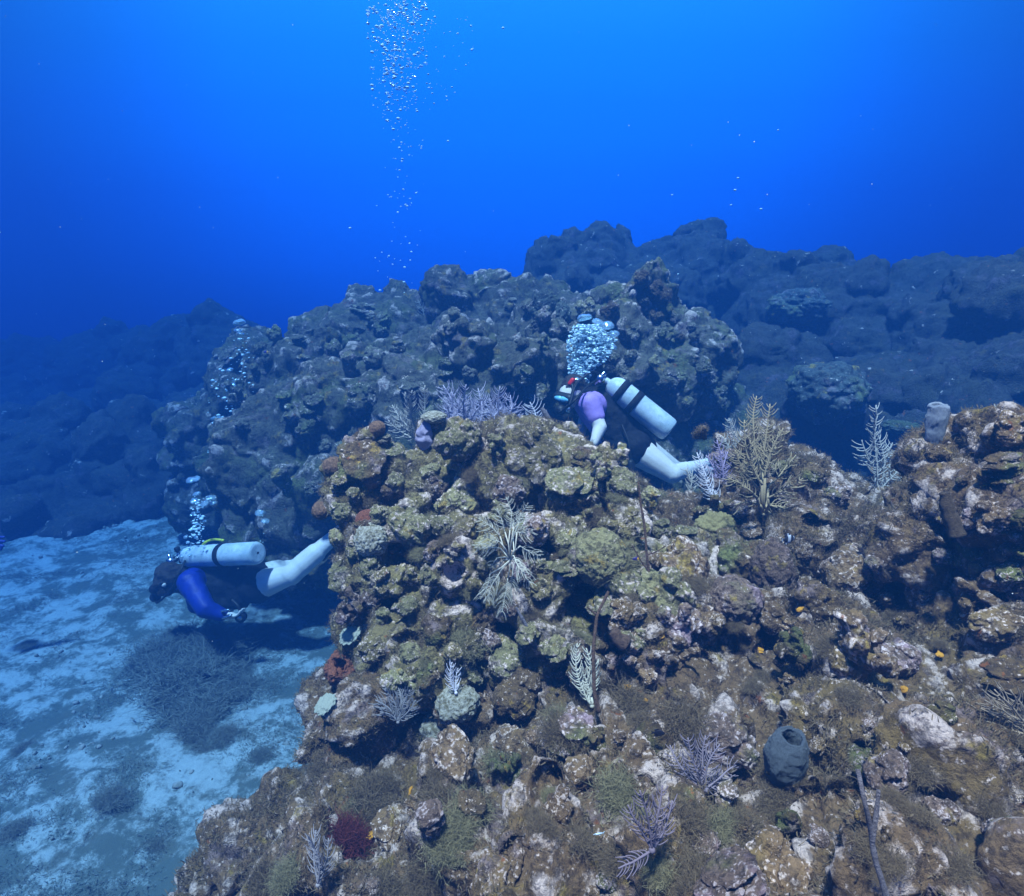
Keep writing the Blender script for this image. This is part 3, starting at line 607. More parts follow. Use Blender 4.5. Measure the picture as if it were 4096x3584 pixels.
# ------------------------------------------------------------------ feathery sea plumes
def cm(name, c, c2=None, tr=0.25):
    m, nt, b = nm(name); P_ = N(nt, 'ShaderNodeNewGeometry').outputs['Position']
    nt.links.new(mixc(nt, noise(nt, P_, 25, 4, .6), c, c2 or tuple(x * .65 for x in c)), b.inputs['Base Color']); b.inputs['Roughness'].default_value = .85
    b.inputs['Specular IOR Level'].default_value = .1
    return m
MP_white = cm('plume_white', (.52, .52, .44), (.38, .38, .32)); MP_tan = cm('plume_tan', (.34, .28, .17), (.23, .19, .12)); MP_lilac = cm('plume_lilac', (.46, .44, .56), (.34, .32, .44))
MP_grey = cm('plume_grey', (.42, .42, .40), (.30, .30, .28)); MP_pale = cm('plume_pale', (.60, .60, .66), (.45, .45, .52))
def frond(a, b, blen, spacing, br, sr, bend, rs, side_n=None, curl=.5, droop=0.0, spread=0.5):
    a, b = np.array(a), np.array(b); L = np.linalg.norm(b - a); ax = (b - a) / L; view = -_CF
    sd = np.cross(ax, view); sd /= np.linalg.norm(sd); n = 16; t = np.linspace(0, 1, n)
    P_ = a + (b - a) * t[:, None] + sd * (bend * L * np.sin(t * math.pi))[:, None] + .02 * L * np.stack([perlin(np.stack([t * 3 + q, t * 0 + rs.rand() * 50, t], 1)) for q in (0, 9, 18)], 1)
    mb = MB(); mb.tube(P_, np.linspace(sr, sr * .55, n), 5); k = max(4, int(L / spacing)); T0 = rs.uniform(-.35, .35) * (1 + spread)
    for i in range(k):
        u = .12 + .86 * (i + rs.uniform(-.2, .2)) / k; u = min(max(u, 0.05), .98); base = np.array([np.interp(u, t, P_[:, j]) for j in range(3)])
        tang = np.array([np.interp(min(u + .03, 1), t, P_[:, j]) - np.interp(u - .03, t, P_[:, j]) for j in range(3)]); tang /= np.linalg.norm(tang) + 1e-9
        s_ = np.cross(tang, view); s_ /= np.linalg.norm(s_)
        for sg in ((-1, 1)):
            if rs.rand() < .2: continue
            bl = blen * (1 - .55 * u ** 3) * rs.uniform(.65, 1.15) * min(1, .45 + u * 2.2); th = T0 + rs.uniform(-.45, .45) * (1 + spread)
            dr = sg * (s_ * math.cos(th) + view * math.sin(th)); m = 6; q = np.linspace(0, 1, m)[:, None]
            lift = curl * rs.uniform(.7, 1.3)
            pp = base + dr * bl * (q - .25 * q ** 2) + tang * bl * (.25 * q + lift * q ** 2) + np.array([0, 0, -droop]) * bl * q ** 2 + rs.normal(size=3) * bl * .06 * q
            mb.tube(pp, np.linspace(br, br * .6, m), 4, cap=False)
    return mb
def sea_plume(base, tips, d, m, label, blen=15, sp=2.6, br=.7, sr=1.3, seed=1, dd=.06, curl=.5, droop=0.0, group=None, cat='sea plume', bend=.12, spread=.5):
    rs = np.random.RandomState(seed); px = d / FPX; B = W(base[0], base[1], d); root = empty('sea_plume', B); tag(root, label, cat, group)
    st = MB(); Bq = np.array(B); first = True
    for i, tp in enumerate(tips):
        x, y = tp[0], tp[1]; s = tp[2:4] if len(tp) > 3 else None
        dz = rs.uniform(-dd, dd); st0 = Wa(s[0], s[1], d + dz * .5) if s is not None else Bq
        if s is not None: st.tube(np.stack([Bq, (Bq + st0) / 2 + rs.normal(size=3) * .005, st0]), sr * px * 1.2, 6)
        f = frond(st0, Wa(x, y, d + dz), blen * px, sp * px, br * px, sr * px, rs.uniform(-1, 1) * bend, rs, curl=curl, droop=droop, spread=spread)
        o = f.build('branch', m); V, _ = get_np(o.data); set_co(o.data, V - Bq); o.parent = root
    st.ball(Bq, sr * px * 2.2, 8); o = st.build('holdfast', m); V, _ = get_np(o.data); set_co(o.data, V - Bq); o.parent = root
    return root
sea_plume((510, 560), [(506, 497, 510, 530), (528, 503, 514, 526), (497, 508, 505, 532), (478, 518, 500, 536), (474, 548, 500, 548), (476, 583, 497, 558), (487, 602, 500, 572), (502, 613, 508, 578), (516, 600, 513, 572),
    (530, 585, 519, 560), (541, 556, 520, 546), (533, 530, 517, 532), (494, 585, 503, 560), (480, 600, 490, 574), (484, 535, 500, 542), (521, 512, 513, 538), (523, 572, 514, 556)],
    min(dat(x, y) for x, y in ((512, 520), (490, 540), (500, 570), (525, 560), (505, 600))) - .05, MP_white, 'large white feathery sea plume drooping down the front of the middle outcrop', 12, 1.9, .32, .55, 3, .10, .5, .25, spread=.9)
sea_plume((764, 514), [(757, 396, 761, 470), (770, 404, 763, 470), (745, 420, 760, 480), (783, 428, 765, 478), (735, 450, 760, 490), (796, 455, 768, 488), (728, 478, 758, 498), (803, 478, 768, 498), (735, 505, 760, 505), (790, 508, 766, 505), (778, 522, 766, 510), (750, 440, 762, 485), (776, 445, 765, 485)],
    min(2.5, min(dat(x, y) for x, y in ((757, 440), (765, 480), (740, 480), (785, 480))) - .08), MP_tan, 'big tan bushy sea plume in front of the small brown outcrop', 15, 3.2, .62, 1.1, 4, .16, .6, .1, spread=1.2)
sea_plume((718, 500), [(717, 440), (706, 455, 716, 485), (728, 452, 718, 485)], 2.75, cm('plume_purple', (.36, .30, .46)), 'lilac sea plume right in front of the diver\'s foot', 11, 2.6, .5, 1.2, 5)
sea_plume((722, 505), [(697, 452), (703, 466)], 2.7, MP_pale, 'thin pale sea plume crossing the diver\'s foot', 12, 2.6, .5, .9, 6)
sea_plume((735, 470), [(729, 418), (740, 430), (722, 436)], 2.85, MP_grey, 'grey feathery sea plume on the left side of the small brown outcrop', 13, 2.2, .5, .9, 7)
sea_plume((689, 500), [(685, 468), (693, 470)], 2.9, MP_grey, 'small grey sea plume under the diver\'s lower leg', 9, 2.2, .5, .8, 8)
sea_plume((876, 512), [(876, 405), (872, 420), (893, 443, 878, 478), (900, 468, 880, 490), (862, 440, 875, 470), (884, 480, 877, 500)], 2.95, MP_grey, 'tall pale sea plume standing alone in the dark gap at right', 16, 3.0, .6, 1.0, 9, .04, .35)
for i, (b, tips, lab) in enumerate([((452, 438), [(443, 385), (452, 392), (462, 402), (448, 405)], 'leftmost lilac sea plume of the bushes behind the middle outcrop'),
        ((470, 440), [(466, 384), (478, 388), (486, 402), (460, 398), (474, 400)], 'dense lilac sea plume behind the crest of the middle outcrop'),
        ((497, 438), [(500, 386), (510, 395), (490, 398), (504, 405), (516, 404)], 'rightmost tall lilac sea plume behind the crest of the outcrop'),
        ((532, 445), [(530, 402), (538, 412), (526, 418), (540, 428)], 'low lilac sea plume next to the bent sea rod')]):
    sea_plume(b, tips, 3.35, [MP_lilac, MP_lilac, MP_lilac, MP_pale][i], lab, 17, 2.4, .42, .9, 20 + i, .2, bend=.16)
sea_plume((420, 440), [(392, 405), (398, 415), (405, 392), (412, 390), (425, 385), (400, 425), (388, 420)], 3.3, MP_grey, 'grey spreading sea plume behind the lilac pointed sponge', 10, 2.4, .5, 1.0, 30, .15)
d = dat(588, 700, -.05); sea_plume((592, 706), [(577, 643), (586, 648, 590, 690), (594, 662, 591, 696), (580, 668, 590, 700)], d, MP_white, 'small white feather coral beside the tall brown twig', 9, 3.0, .8, 1.1, 40, .02, .9)
d = dat(456, 690, -.05); sea_plume((456, 693), [(452, 662), (458, 668)], d, MP_pale, 'tiny pale feather coral above the white boulders', 7, 2.2, .5, .8, 41, .02, .9)
d = dat(395, 722, -.05); sea_plume((398, 722), [(375, 700), (385, 688), (397, 684), (410, 690), (416, 700), (380, 712)], d, cm('plume_slate', (.28,.28,.30)), 'blue-grey fan of fine sea feathers left of the white boulders', 10, 2.2, .45, .9, 42, .04, .9)
d = dat(650, 845, -.06); sea_plume((652, 850), [(640, 790), (662, 785), (672, 800), (628, 805), (618, 868), (665, 812)], d, cm('plume_violet', (.18, .15, .19)), 'violet sea plume spreading at the bottom centre', 14, 4.5, .8, 1.6, 43, .04, .7, bend=.14)
d = dat(700, 780, -.06); sea_plume((706, 790), [(670, 745), (688, 738), (705, 735), (720, 745), (736, 765), (684, 765), (724, 775)], d, cm('plume_mist', (.23, .20, .25)), 'mauve sea plume lying over the reef left of the grey vase sponge', 15, 3.4, .6, 1.2, 44, .05, .6, bend=.14)
d = dat(1020, 720, -.08); sea_plume((1040, 740), [(978, 715), (985, 700), (995, 690), (982, 730), (1010, 690)], d, cm('plume_brown', (.30, .25, .19)), 'brown sea plume with long thin branches at the right edge', 16, 5, .7, 1.3, 45, .04, 1.2)
sea_plume((1000, 428), [(994, 404), (1003, 408), (986, 415), (1012, 416)], 2.25, MP_grey, 'small pale sea plume on top of the right edge outcrop', 8, 2.4, .5, .9, 46, .04)
d = dat(318, 870, -.05); sea_plume((318, 885), [(306, 835), (316, 830), (328, 838)], d, cm('plume_ash', (.30, .28, .30)), 'ash grey sea plume at the bottom left of the reef', 10, 3, .6, 1.1, 47, .04, 1.0)
sea_plume((425, 335), [(418, 300), (428, 303), (436, 312)], 6.8, MP_grey, 'faint sea plume on the hazy reef crest', 8, 2.6, .5, .8, 48, .1)

# ------------------------------------------------------------------ algae
def tuft_mesh(seed, n=420, rad=.006, seg=4, branchy=True):
    rs = np.random.RandomState(seed); Vs, Q, T, c = [], [], [], 0
    d = rs.normal(size=(n, 3)); d[:, 2] = np.abs(d[:, 2]) + .15; d /= np.linalg.norm(d, axis=1)[:, None]
    L = rs.uniform(.25, .6, n); s = rs.normal(size=(n, 3)) * .22
    t = np.linspace(0, 1, seg + 1)
    side = np.cross(d, rs.normal(size=(n, 3))); side /= np.linalg.norm(side, axis=1)[:, None]
    o = rs.normal(size=(n, 3)) * .36; o[:, 2] = np.abs(o[:, 2]) * .5
    P_ = o[:, None] + d[:, None] * (L[:, None] * t)[:, :, None] + s[:, None] * (t ** 2)[None, :, None] + .10 * rs.normal(size=(n, seg + 1, 3)) * t[None, :, None]
    w = rad * (1.1 - t)[None, :, None] * 2.0 * side[:, None]
    V = np.stack([P_ - w, P_ + w], 2).reshape(-1, 3); i = np.arange(n)[:, None] * (seg + 1) * 2 + np.arange(seg)[None] * 2; i = i.ravel()
    return mesh_np('algae_tuft', V, np.stack([i, i + 1, i + 3, i + 2], 1))
TUFTS = [tuft_mesh(s, 1500, .008, 4) for s in (1, 2, 3)]
def algae_m(name, a, b):
    m, nt, bs = nm(name); P_ = N(nt, 'ShaderNodeNewGeometry').outputs['Position']
    nt.links.new(mixc(nt, noise(nt, P_, 18, 4, .6), a, b), bs.inputs['Base Color']); bs.inputs['Roughness'].default_value = .9; bs.inputs['Specular IOR Level'].default_value = .1
    tl = N(nt, 'ShaderNodeBsdfTranslucent'); tl.inputs[0].default_value = (*[x * 1.3 for x in b], 1); ms = N(nt, 'ShaderNodeMixShader'); ms.inputs[0].default_value = .35
    nt.links.new(bs.outputs[0], ms.inputs[1]); nt.links.new(tl.outputs[0], ms.inputs[2]); nt.links.new(ms.outputs[0], nt.nodes['Material Output'].inputs[0]); return m
MA_green = algae_m('algae_green', (.19, .17, .09), (.30, .27, .16)); MA_brown = algae_m('algae_brown', (.13, .10, .06), (.22, .17, .11)); MA_dark = algae_m('algae_dark', (.17, .17, .14), (.28, .28, .23)); MA_red = algae_m('algae_red', (.10, .025, .025), (.16, .05, .045))
TV = {m.name: [variant(t_, m) for t_ in TUFTS] for m in (MA_green, MA_brown, MA_dark, MA_red)}
def place_tuft(px, py, s, m, label, group=None, flat=.8):
    q, n, d = pick(px, py); r = s / FPX * d * .5; o = link('algae_tuft', TV[m.name][rs0.randint(3)]); z = (n + Vector((0, 0, 1))).normalized()
    o.rotation_mode = 'QUATERNION'; o.rotation_quaternion = z.to_track_quat('Z', 'Y') @ Quaternion((0, 0, 1), rs0.uniform(0, 6)); o.scale = (r, r, r * flat); o.location = q; tag(o, label, 'algae', group)
place_tuft(613, 562, 60, MA_green, 'largest fluffy green algae puff, right of the white sea plume')
place_tuft(562, 495, 30, MA_green, 'green algae puff on the crest of the middle outcrop')
place_tuft(465, 645, 46, MA_green, 'olive algae puff above the white boulders')
place_tuft(345, 840, 56, MA_red, 'dark red algae bush at the bottom left of the reef'); 
def scatter_tufts(poly, n, smin, smax, m, label, group, flat=.8):
    xs = [p[0] for p in poly]; ys = [p[1] for p in poly]; k = 0
    while k < n:
        x, y = rs0.uniform(min(xs), max(xs)), rs0.uniform(min(ys), max(ys))
        if poly_in(x, y, poly): place_tuft(x, y, rs0.uniform(smin, smax), m[rs0.randint(len(m))], label, group, flat); k += 1
scatter_tufts([(330,760),(420,720),(600,680),(760,720),(800,896),(160,896),(200,870)], 55, 20, 52, [MA_brown, MA_brown, MA_green], 'soft brown algae tuft on the foreground reef', 'brown algae tufts in the foreground')
scatter_tufts([(700,560),(1024,620),(1024,896),(800,896),(640,640)], 45, 16, 44, [MA_brown], 'small brown algae tuft on the right hand slope', 'brown algae tufts on the right slope', .6)
scatter_tufts([(345,470),(440,445),(660,480),(690,560),(640,640),(380,680)], 40, 12, 30, [MA_green, MA_brown], 'small olive algae tuft on the middle outcrop', 'algae tufts on the middle outcrop', .6)
scatter_tufts([(0,600),(250,560),(310,640),(300,760),(130,896),(0,896)], 12, 14, 40, [MA_dark], 'dark algae clump lying on the pale sand', 'dark algae clumps on the sand', .45)
for (x, y, s) in [(188, 680, 90), (210, 655, 80), (165, 660, 80), (200, 710, 80), (232, 690, 60), (185, 690, 50), (205, 660, 44), (170, 655, 40), (220, 700, 40), (195, 725, 46), (180, 635, 40), (215, 640, 36), (225, 735, 30), (110, 800, 40), (165, 700, 36), (235, 670, 34), (205, 750, 30)]:
    place_tuft(x, y, s, MA_dark, 'big dark algae clump on the sand below the diver in the blue sleeve', 'big dark algae clumps on the sand', .45)
# short turf all over the near rock: nobody could count it
def turf():
    rs = np.random.RandomState(3); sel = VIS[(_d[VIS] < 3.6)]; dd = _d; near = np.where((dd < 3.6) & (RV[:, 2] > -2.4))[0]
    # keep vertices close to the visible surface only
    cellmin = {c: dd[i] for c, i in CELLV.items()}; cm_ = np.array([cellmin[c] for c in _cell[near]]); near = near[dd[near] < cm_ + .08]
    w = np.clip(perlin(RV[near] * 5.0 + 4) + .30 + .5 * perlin(RV[near] * 15), 0.0, 1) ; w = w * np.clip(RN[near][:, 2] + .7, .1, 1.2) * dd[near] ** 1.2; w /= w.sum(); n = 120000
    i = rs.choice(near, n, p=w); p = RV[i] + rs.normal(size=(n, 3)) * .006; nn = RN[i] + np.array([0, 0, .25]) + rs.normal(size=(n, 3)) * .55; nn /= np.linalg.norm(nn, axis=1)[:, None]
    L = rs.uniform(.006, .020, n) * (.7 + .8 * np.clip(perlin(p * 3 + 8), -.5, 1)); sd_ = np.cross(nn, rs.normal(size=(n, 3))); sd_ /= np.linalg.norm(sd_, axis=1)[:, None]; wd = rs.uniform(.0008, .0016, n)
    b2 = p + nn * (L * .6)[:, None] + rs.normal(size=(n, 3)) * .002; tp = p + nn * L[:, None] + rs.normal(size=(n, 3)) * (L * .35)[:, None]; p = p - nn * .004
    V = np.stack([p - sd_ * wd[:, None], p + sd_ * wd[:, None], b2 + sd_ * wd[:, None] * .8, b2 - sd_ * wd[:, None] * .8, tp], 1).reshape(-1, 3); k = np.arange(n) * 5
    o = link('algae_turf', mesh_np('algae_turf', V, [np.stack([k, k + 1, k + 2, k + 3], 1), np.stack([k + 3, k + 2, k + 4], 1)]), algae_m('turf', (.10, .075, .045), (.24, .19, .12))); tag(o, kind='stuff')
turf()

# rubble and thin algae lying over the sand
def rubble():
    rs = np.random.RandomState(9); V0, _ = get_np(sea.data); d = V0 @ _CF; x = 512 + FPX * V0[:, 0] / d; y = 448 - FPX * (V0 @ _CU) / d
    ok = np.where((d > .5) & (x > -60) & (x < 420) & (y > 480) & (y < 940))[0]; P0 = V0[ok]
    w = np.clip(fbm(P0 * 1.6 + 3, 4) * 1.3 + .12, .01, 1) ; w /= w.sum(); bv, bf = ico(2); mb = MB()
    for i in rs.choice(len(P0), 1100, p=w):
        r = .005 + .022 * rs.rand() ** 4; v = bv * rs.uniform(.5, 1.2, 3) * r * (1 + .5 * perlin(bv * 1.7 + rs.rand() * 90))[:, None]; mb.add(v + P0[i] + np.array([rs.normal() * .02, rs.normal() * .02, r * .2]), None, bf)
    o = mb.build('rubble', M_rub_sand); tag(o, kind='stuff')
    n = 50000; w = np.clip(fbm(P0 * 2.3 + 11, 4) * 1.6 + .05, 0, 1) ** 1.5; w /= w.sum(); i = rs.choice(len(P0), n, p=w); p = P0[i] + rs.normal(size=(n, 3)) * np.array([.03, .03, .0])
    nn = rs.normal(size=(n, 3)) * np.array([1, 1, .3]) + np.array([0, 0, .7]); nn /= np.linalg.norm(nn, axis=1)[:, None]; L = rs.uniform(.012, .035, n)[:, None]; s_ = np.cross(nn, rs.normal(size=(n, 3))); s_ /= np.linalg.norm(s_, axis=1)[:, None]; s_ *= .0018
    V = np.stack([p - s_, p + s_, p + nn * L * .6 + s_, p + nn * L * .6 - s_, p + nn * L + rs.normal(size=(n, 3)) * L * .3], 1).reshape(-1, 3); k = np.arange(n) * 5
    o = link('algae_film', mesh_np('algae_film', V, [np.stack([k, k + 1, k + 2, k + 3], 1), np.stack([k + 3, k + 2, k + 4], 1)]), MA_dark); tag(o, kind='stuff')
M_rub_sand = plain('rubble_stone', (.36, .35, .31), (.13, .13, .10), 8, .9, .8)
rubble()

M_spot = plain('yellow_sponge', (.62, .34, .03), (.50, .22, .03), 30, .8, .6); HV['yellow_sponge'] = [variant(h, M_spot) for h in HEADS]
for x, y, s in [(628, 688, 9), (613, 667, 8), (660, 635, 10), (650, 685, 12), (645, 700, 7), (700, 712, 8), (725, 588, 9), (590, 685, 8), (845, 583, 9), (872, 470, 8), (800, 610, 8), (905, 690, 9), (940, 655, 8), (372, 835, 12), (410, 790, 9), (760, 650, 8)]:
    place_head(x, y, s, M_spot, rs0.randint(6), 0, .5, label='small bright orange-yellow sponge patch on the reef', cat='sponge', group='orange-yellow sponge patches')
# ------------------------------------------------------------------ divers
def skin_m(name, c1, c2): return plain(name, c1, c2, 6, .6, .15, bscale=20)
M_skin = skin_m('skin', (.80, .72, .64), (.72, .63, .55)); M_black = plain('black_nylon', (.006, .006, .008), (.014, .014, .018), 20, .7, .8, .2, bscale=60)
M_lilac = plain('lilac_lycra', (.42, .26, .62), (.36, .22, .55), 8, .6, .2); M_blue = plain('blue_lycra', (.005, .022, .26), (.004, .018, .20), 8, .55, .3, bscale=12)
M_tank = plain('white_tank_paint', (.62, .70, .72), (.40, .48, .50), 9, .45, .08, .4, bscale=40); M_rub = plain('black_rubber', (.012, .012, .012), None, 10, .5)
M_hair = plain('dark_hair', (.02, .014, .01), (.05, .035, .025), 30, .6, 1.0, bscale=90); M_metal = plain('steel', (.65, .66, .66), None, 10, .25, metal=1.0)
M_red = plain('red_plastic', (.85, .03, .02), None, 10, .4); M_yel = plain('yellow_plastic', (.75, .75, .05), None, 10, .45); M_cyan = plain('mask_glass', (.10, .45, .60), (.25, .6, .7), 20, .12, spec=.8)
def fused(name, parts, voxel, m, parent, smooth=4, wr=0.0, label=None):
    mb = MB()
    for p in parts:
        if len(p) == 4: mb.cone(p[0], p[1], p[2], p[3], 16)
        else: mb.ball(p[0], p[1], 12, p[2])
    V = np.concatenate(mb.V); F = [np.concatenate(x) for x in (mb.Q, mb.T) if x]; me = remesh(V, F, voxel, smooth); V, Nn = get_np(me)
    if wr: V = V + Nn * (wr * fbm(V * 14, 3))[:, None]
    org = np.array(parent.location) if parent is not None else V.mean(0)
    set_co(me, V - org); me.name = name; o = link(name, me, m, parent)
    if parent is None: o.location = org.tolist()
    if label: o['label'] = label
    return o
def hand(wrist, direction, palm_n, s=1.0, curl=.5):
    wrist, f, n = np.array(wrist), np.array(direction, float), np.array(palm_n, float); f /= np.linalg.norm(f); n -= f * n.dot(f); n /= np.linalg.norm(n); x = np.cross(f, n)
    out = [(wrist, wrist + f * .05 * s, .026 * s, .030 * s)]
    for k, (off, L) in enumerate([(-.030, .075), (-.010, .085), (.010, .080), (.030, .062)]):
        p0 = wrist + f * .04 * s + x * off * .6 * s; p1 = wrist + f * .095 * s + x * off * s; p2 = p1 + (f * math.cos(curl) + n * math.sin(curl)) * L * .5 * s; p3 = p2 + (f * math.cos(curl * 2.1) + n * math.sin(curl * 2.1)) * L * .5 * s
        out += [(p0, p1, .017 * s, .011 * s), (p1, p2, .0095 * s, .0085 * s), (p2, p3, .0085 * s, .007 * s)]
    t0 = wrist + f * .03 * s - x * .022 * s; t1 = t0 + (f * .6 - x * .8) * .04 * s; t2 = t1 + (f * .9 + n * .4) * .035 * s
    return out + [(t0, t1, .014 * s, .011 * s), (t1, t2, .011 * s, .008 * s)]
def head_parts(c, look, up, r=.1):
    c, f, u = np.array(c), np.array(look, float), np.array(up, float); f /= np.linalg.norm(f); u -= f * u.dot(f); u /= np.linalg.norm(u); x = np.cross(f, u)
    return [(c, r * .92, (1, 1, 1)), (c + u * r * .15 - f * r * .2, r * .95, (1, 1, 1)), (c + f * r * .35 - u * r * .6, c + f * r * .55 - u * r * .75, r * .55, r * .42),
            (c + f * r * .9 + u * r * .05, c + f * r * 1.18 - u * r * .22, r * .12, r * .17), (c + x * r * .95 - u * r * .1, r * .2, (1, 1, 1)), (c - x * r * .95 - u * r * .1, r * .2, (1, 1, 1)),
            (c + f * r * .85 + u * r * .25 + x * r * .3, c + f * r * .85 + u * r * .25 - x * r * .3, r * .13, r * .13), (c + f * r * .85 - u * r * .52 + x * r * .2, c + f * r * .85 - u * r * .52 - x * r * .2, r * .1, r * .1)]
def mask_for(root, c, look, up, r, glassm):
    c, f, u = np.array(c), np.array(look, float), np.array(up, float); f /= np.linalg.norm(f); u -= f * u.dot(f); u /= np.linalg.norm(u); x = np.cross(f, u)
    mk = fused('mask', [(c + f * r * .95 + u * r * .1 + x * r * .5, c + f * r * .95 + u * r * .1 - x * r * .5, r * .42, r * .42), (c + f * r * 1.2 - u * r * .15, r * .3, (1, 1, 1)),
                        (c + x * r * .98 + u * r * .1, c + f * r * .7 + x * r * .75 + u * r * .1, r * .16, r * .18), (c - x * r * .98 + u * r * .1, c + f * r * .7 - x * r * .75 + u * r * .1, r * .16, r * .18),
                        (c - f * r + u * r * .15, c + x * r * .98 + u * r * .12, r * .12, r * .12), (c - f * r + u * r * .15, c - x * r * .98 + u * r * .12, r * .12, r * .12)], .007, M_rub, root)
    g = MB(); q = np.array(root.location)
    for s in (-1, 1): g.cone(c + f * r * 1.24 + u * r * .14 + x * s * r * .12 - q, c + f * r * 1.20 + u * r * .14 + x * s * r * .48 - q, r * .24, r * .20, 14)
    g.build('lens', glassm, mk); return mk
def hose(parent, pts, rad, m, name='hose', label=None):
    pts = np.array([np.array(p) for p in pts]); n = len(pts); t = np.linspace(0, n - 1, 30); i = np.clip(np.floor(t).astype(int), 0, n - 2); f = (t - i)[:, None]
    g = lambda k: pts[np.clip(k, 0, n - 1)]
    P_ = .5 * (2 * g(i) + (g(i + 1) - g(i - 1)) * f + (2 * g(i - 1) - 5 * g(i) + 4 * g(i + 1) - g(i + 2)) * f ** 2 + (-g(i - 1) + 3 * g(i) - 3 * g(i + 1) + g(i + 2)) * f ** 3)
    mb = MB(); mb.tube(P_ - np.array(parent.location), rad, 8); o = mb.build(name, m, parent)
    if label: o['label'] = label
    return o
def tank(neck, base, rad, label, straps, extra_cam=True):
    n_, b_ = np.array(neck), np.array(base); L = np.linalg.norm(b_ - n_); ax = (n_ - b_) / L; root = empty('diving_cylinder', Vector(b_.tolist())); tag(root, label, 'diving cylinder')
    root.rotation_mode = 'QUATERNION'; root.rotation_quaternion = Vector(ax.tolist()).to_track_quat('Z', 'X')
    pr = dense([(.01, .0), (rad * .78, .0), (rad * .93, .008), (rad, .03), (rad, L - .14)], 5) + [(rad * math.cos(a) ** .8 if a < 1.5 else .022, L - .14 + .11 * math.sin(a)) for a in np.linspace(.1, 1.38, 12)] + [(.024, L - .02), (.024, L), (.001, L)]
    V, Q = lathe(pr, 48); link('cylinder', mesh_np('cylinder', V, Q), M_tank, root)
    v = MB(); v.tube([(0, 0, L - .005), (0, 0, L + .02), (0, 0, L + .05)], [.022, .026, .024], 16); v.tube([(-.05, 0, L + .03), (0, 0, L + .03), (.055, 0, L + .03)], [.016, .014, .012], 14); vo = v.build('valve', M_metal, root)
    kn = MB(); kn.tube([(.05, 0, L + .03), (.06, 0, L + .03), (.085, 0, L + .03), (.09, 0, L + .03)], [.018, .024, .024, .018], 14); kn.build('knob', M_rub, vo)
    fs = MB(); fs.tube([(0, -.03, L + .03), (0, -.075, L + .03), (0, -.11, L + .03)], [.024, .03, .026], 16); fs.tube([(-.06, -.08, L + .035), (.06, -.08, L + .035)], .011, 10); fs.build('regulator_stage', M_metal, root)
    for h in straps:
        s = MB(); s.add(*lathe([(rad + .001, h - .026), (rad + .005, h - .025), (rad + .006, h), (rad + .005, h + .025), (rad + .001, h + .026)], 48)); so = s.build('strap', M_black, root)
    return root
# ---- diver in the lilac sleeve
D = 4.72
hc = W(571, 394, D - .02); look1 = (W(560, 402, D - .12) - hc).normalized(); r1 = empty('person', W(612, 425, D)); tag(r1, 'scuba diver with a short lilac sleeve and black vest, bending down behind the middle outcrop', 'person')
sh, el, wr_ = W(590, 404, D - .22), W(600, 427, D - .27), W(594, 443, D - .32)
sh2, el2, wr2 = W(596, 398, D + .18), W(584, 420, D + .22), W(580, 438, D + .1)
chest, pel = W(598, 408, D), W(627, 444, D); hip, kn, an, toe = W(634, 448, D - .1), W(672, 474, D - .16), W(704, 464, D + .1), W(713, 460, D + .2)
hip2, kn2, an2, toe2 = W(638, 446, D + .12), W(676, 470, D + .26), W(703, 470, D + .5), W(712, 470, D + .58)
neck = W(581, 397, D)
body = fused('person_body', head_parts(hc, look1, (0.1, .0, 1), .102) + [(hc, neck, .06, .062), (neck, chest, .07, .15), (chest, pel, .155, .135), (pel, hip, .13, .115), (pel, hip2, .13, .115),
    (chest, sh, .11, .07), (sh, el, .068, .050), (el, wr_, .052, .032), (chest, sh2, .11, .07), (sh2, el2, .066, .048), (el2, wr2, .05, .032),
    (hip, kn, .125, .072), (kn, an, .074, .040), (kn + (an - kn) * .3, kn + (an - kn) * .45, .066, .062), (an, toe, .042, .026), (hip2, kn2, .115, .07), (kn2, an2, .07, .040), (an2, toe2, .042, .026)]
    + hand(wr_, (-.5, -.1, -.8), (-1, .3, 0), 1, .5) + hand(wr2, (-.5, -.1, -.8), (-1, -.3, 0), 1, .5), .0085, M_skin, r1, 5); body.name = 'body'
fused('rash_guard', [(sh + (chest - sh) * .3, sh, .11, .088), (sh, sh + (el - sh) * .55, .088, .071), (sh2, sh2 + (el2 - sh2) * .55, .084, .068), (neck + (chest - neck) * .4, chest, .12, .165), (chest, chest + (pel - chest) * .6, .165, .16)], .011, M_lilac, r1, 3, .004)
fused('buoyancy_vest', [(neck + (chest - neck) * .35 + Vector((0, 0, .05)), chest + Vector((.02, 0, .02)), .09, .17), (chest + Vector((.03, 0, .0)), pel + Vector((.0, 0, .0)), .175, .165), (chest + Vector((.06, -.10, -.06)), pel + Vector((-.04, -.13, -.02)), .085, .085)], .012, M_black, r1, 2, .012)
fused('shorts', [(pel, hip, .16, .145), (hip, hip + (kn - hip) * .02, .145, .135), (pel, hip2, .155, .14), (hip2, hip2 + (kn2 - hip2) * .1, .14, .125)], .012, M_black, r1, 3, .006)
mask_for(r1, hc, look1, (0.1, 0, 1), .102, M_cyan)
fused('hair', [(hc - look1 * .035 + Vector((0, 0, .03)), .104, (1, 1, 1)), (hc - look1 * .07 - Vector((0, 0, .02)), .085, (1, 1, 1))], .009, M_hair, r1, 1, .012)
mo = hc + look1 * .14 - Vector((0, 0, .065)); rg = fused('regulator', [(hc + look1 * .1 - Vector((0, 0, .05)), mo, .022, .03), (mo, .048, (1, 1, .9)), (mo + Vector((0, -.05, 0)), mo + Vector((0, .05, 0)), .018, .018)], .007, M_rub, r1, 1)
hose(r1, [mo, mo + Vector((-.01, -.10, .0)), W(573, 402, D - .36), W(588, 386, D - .24), W(603, 377, D - .06)], .009, M_rub)
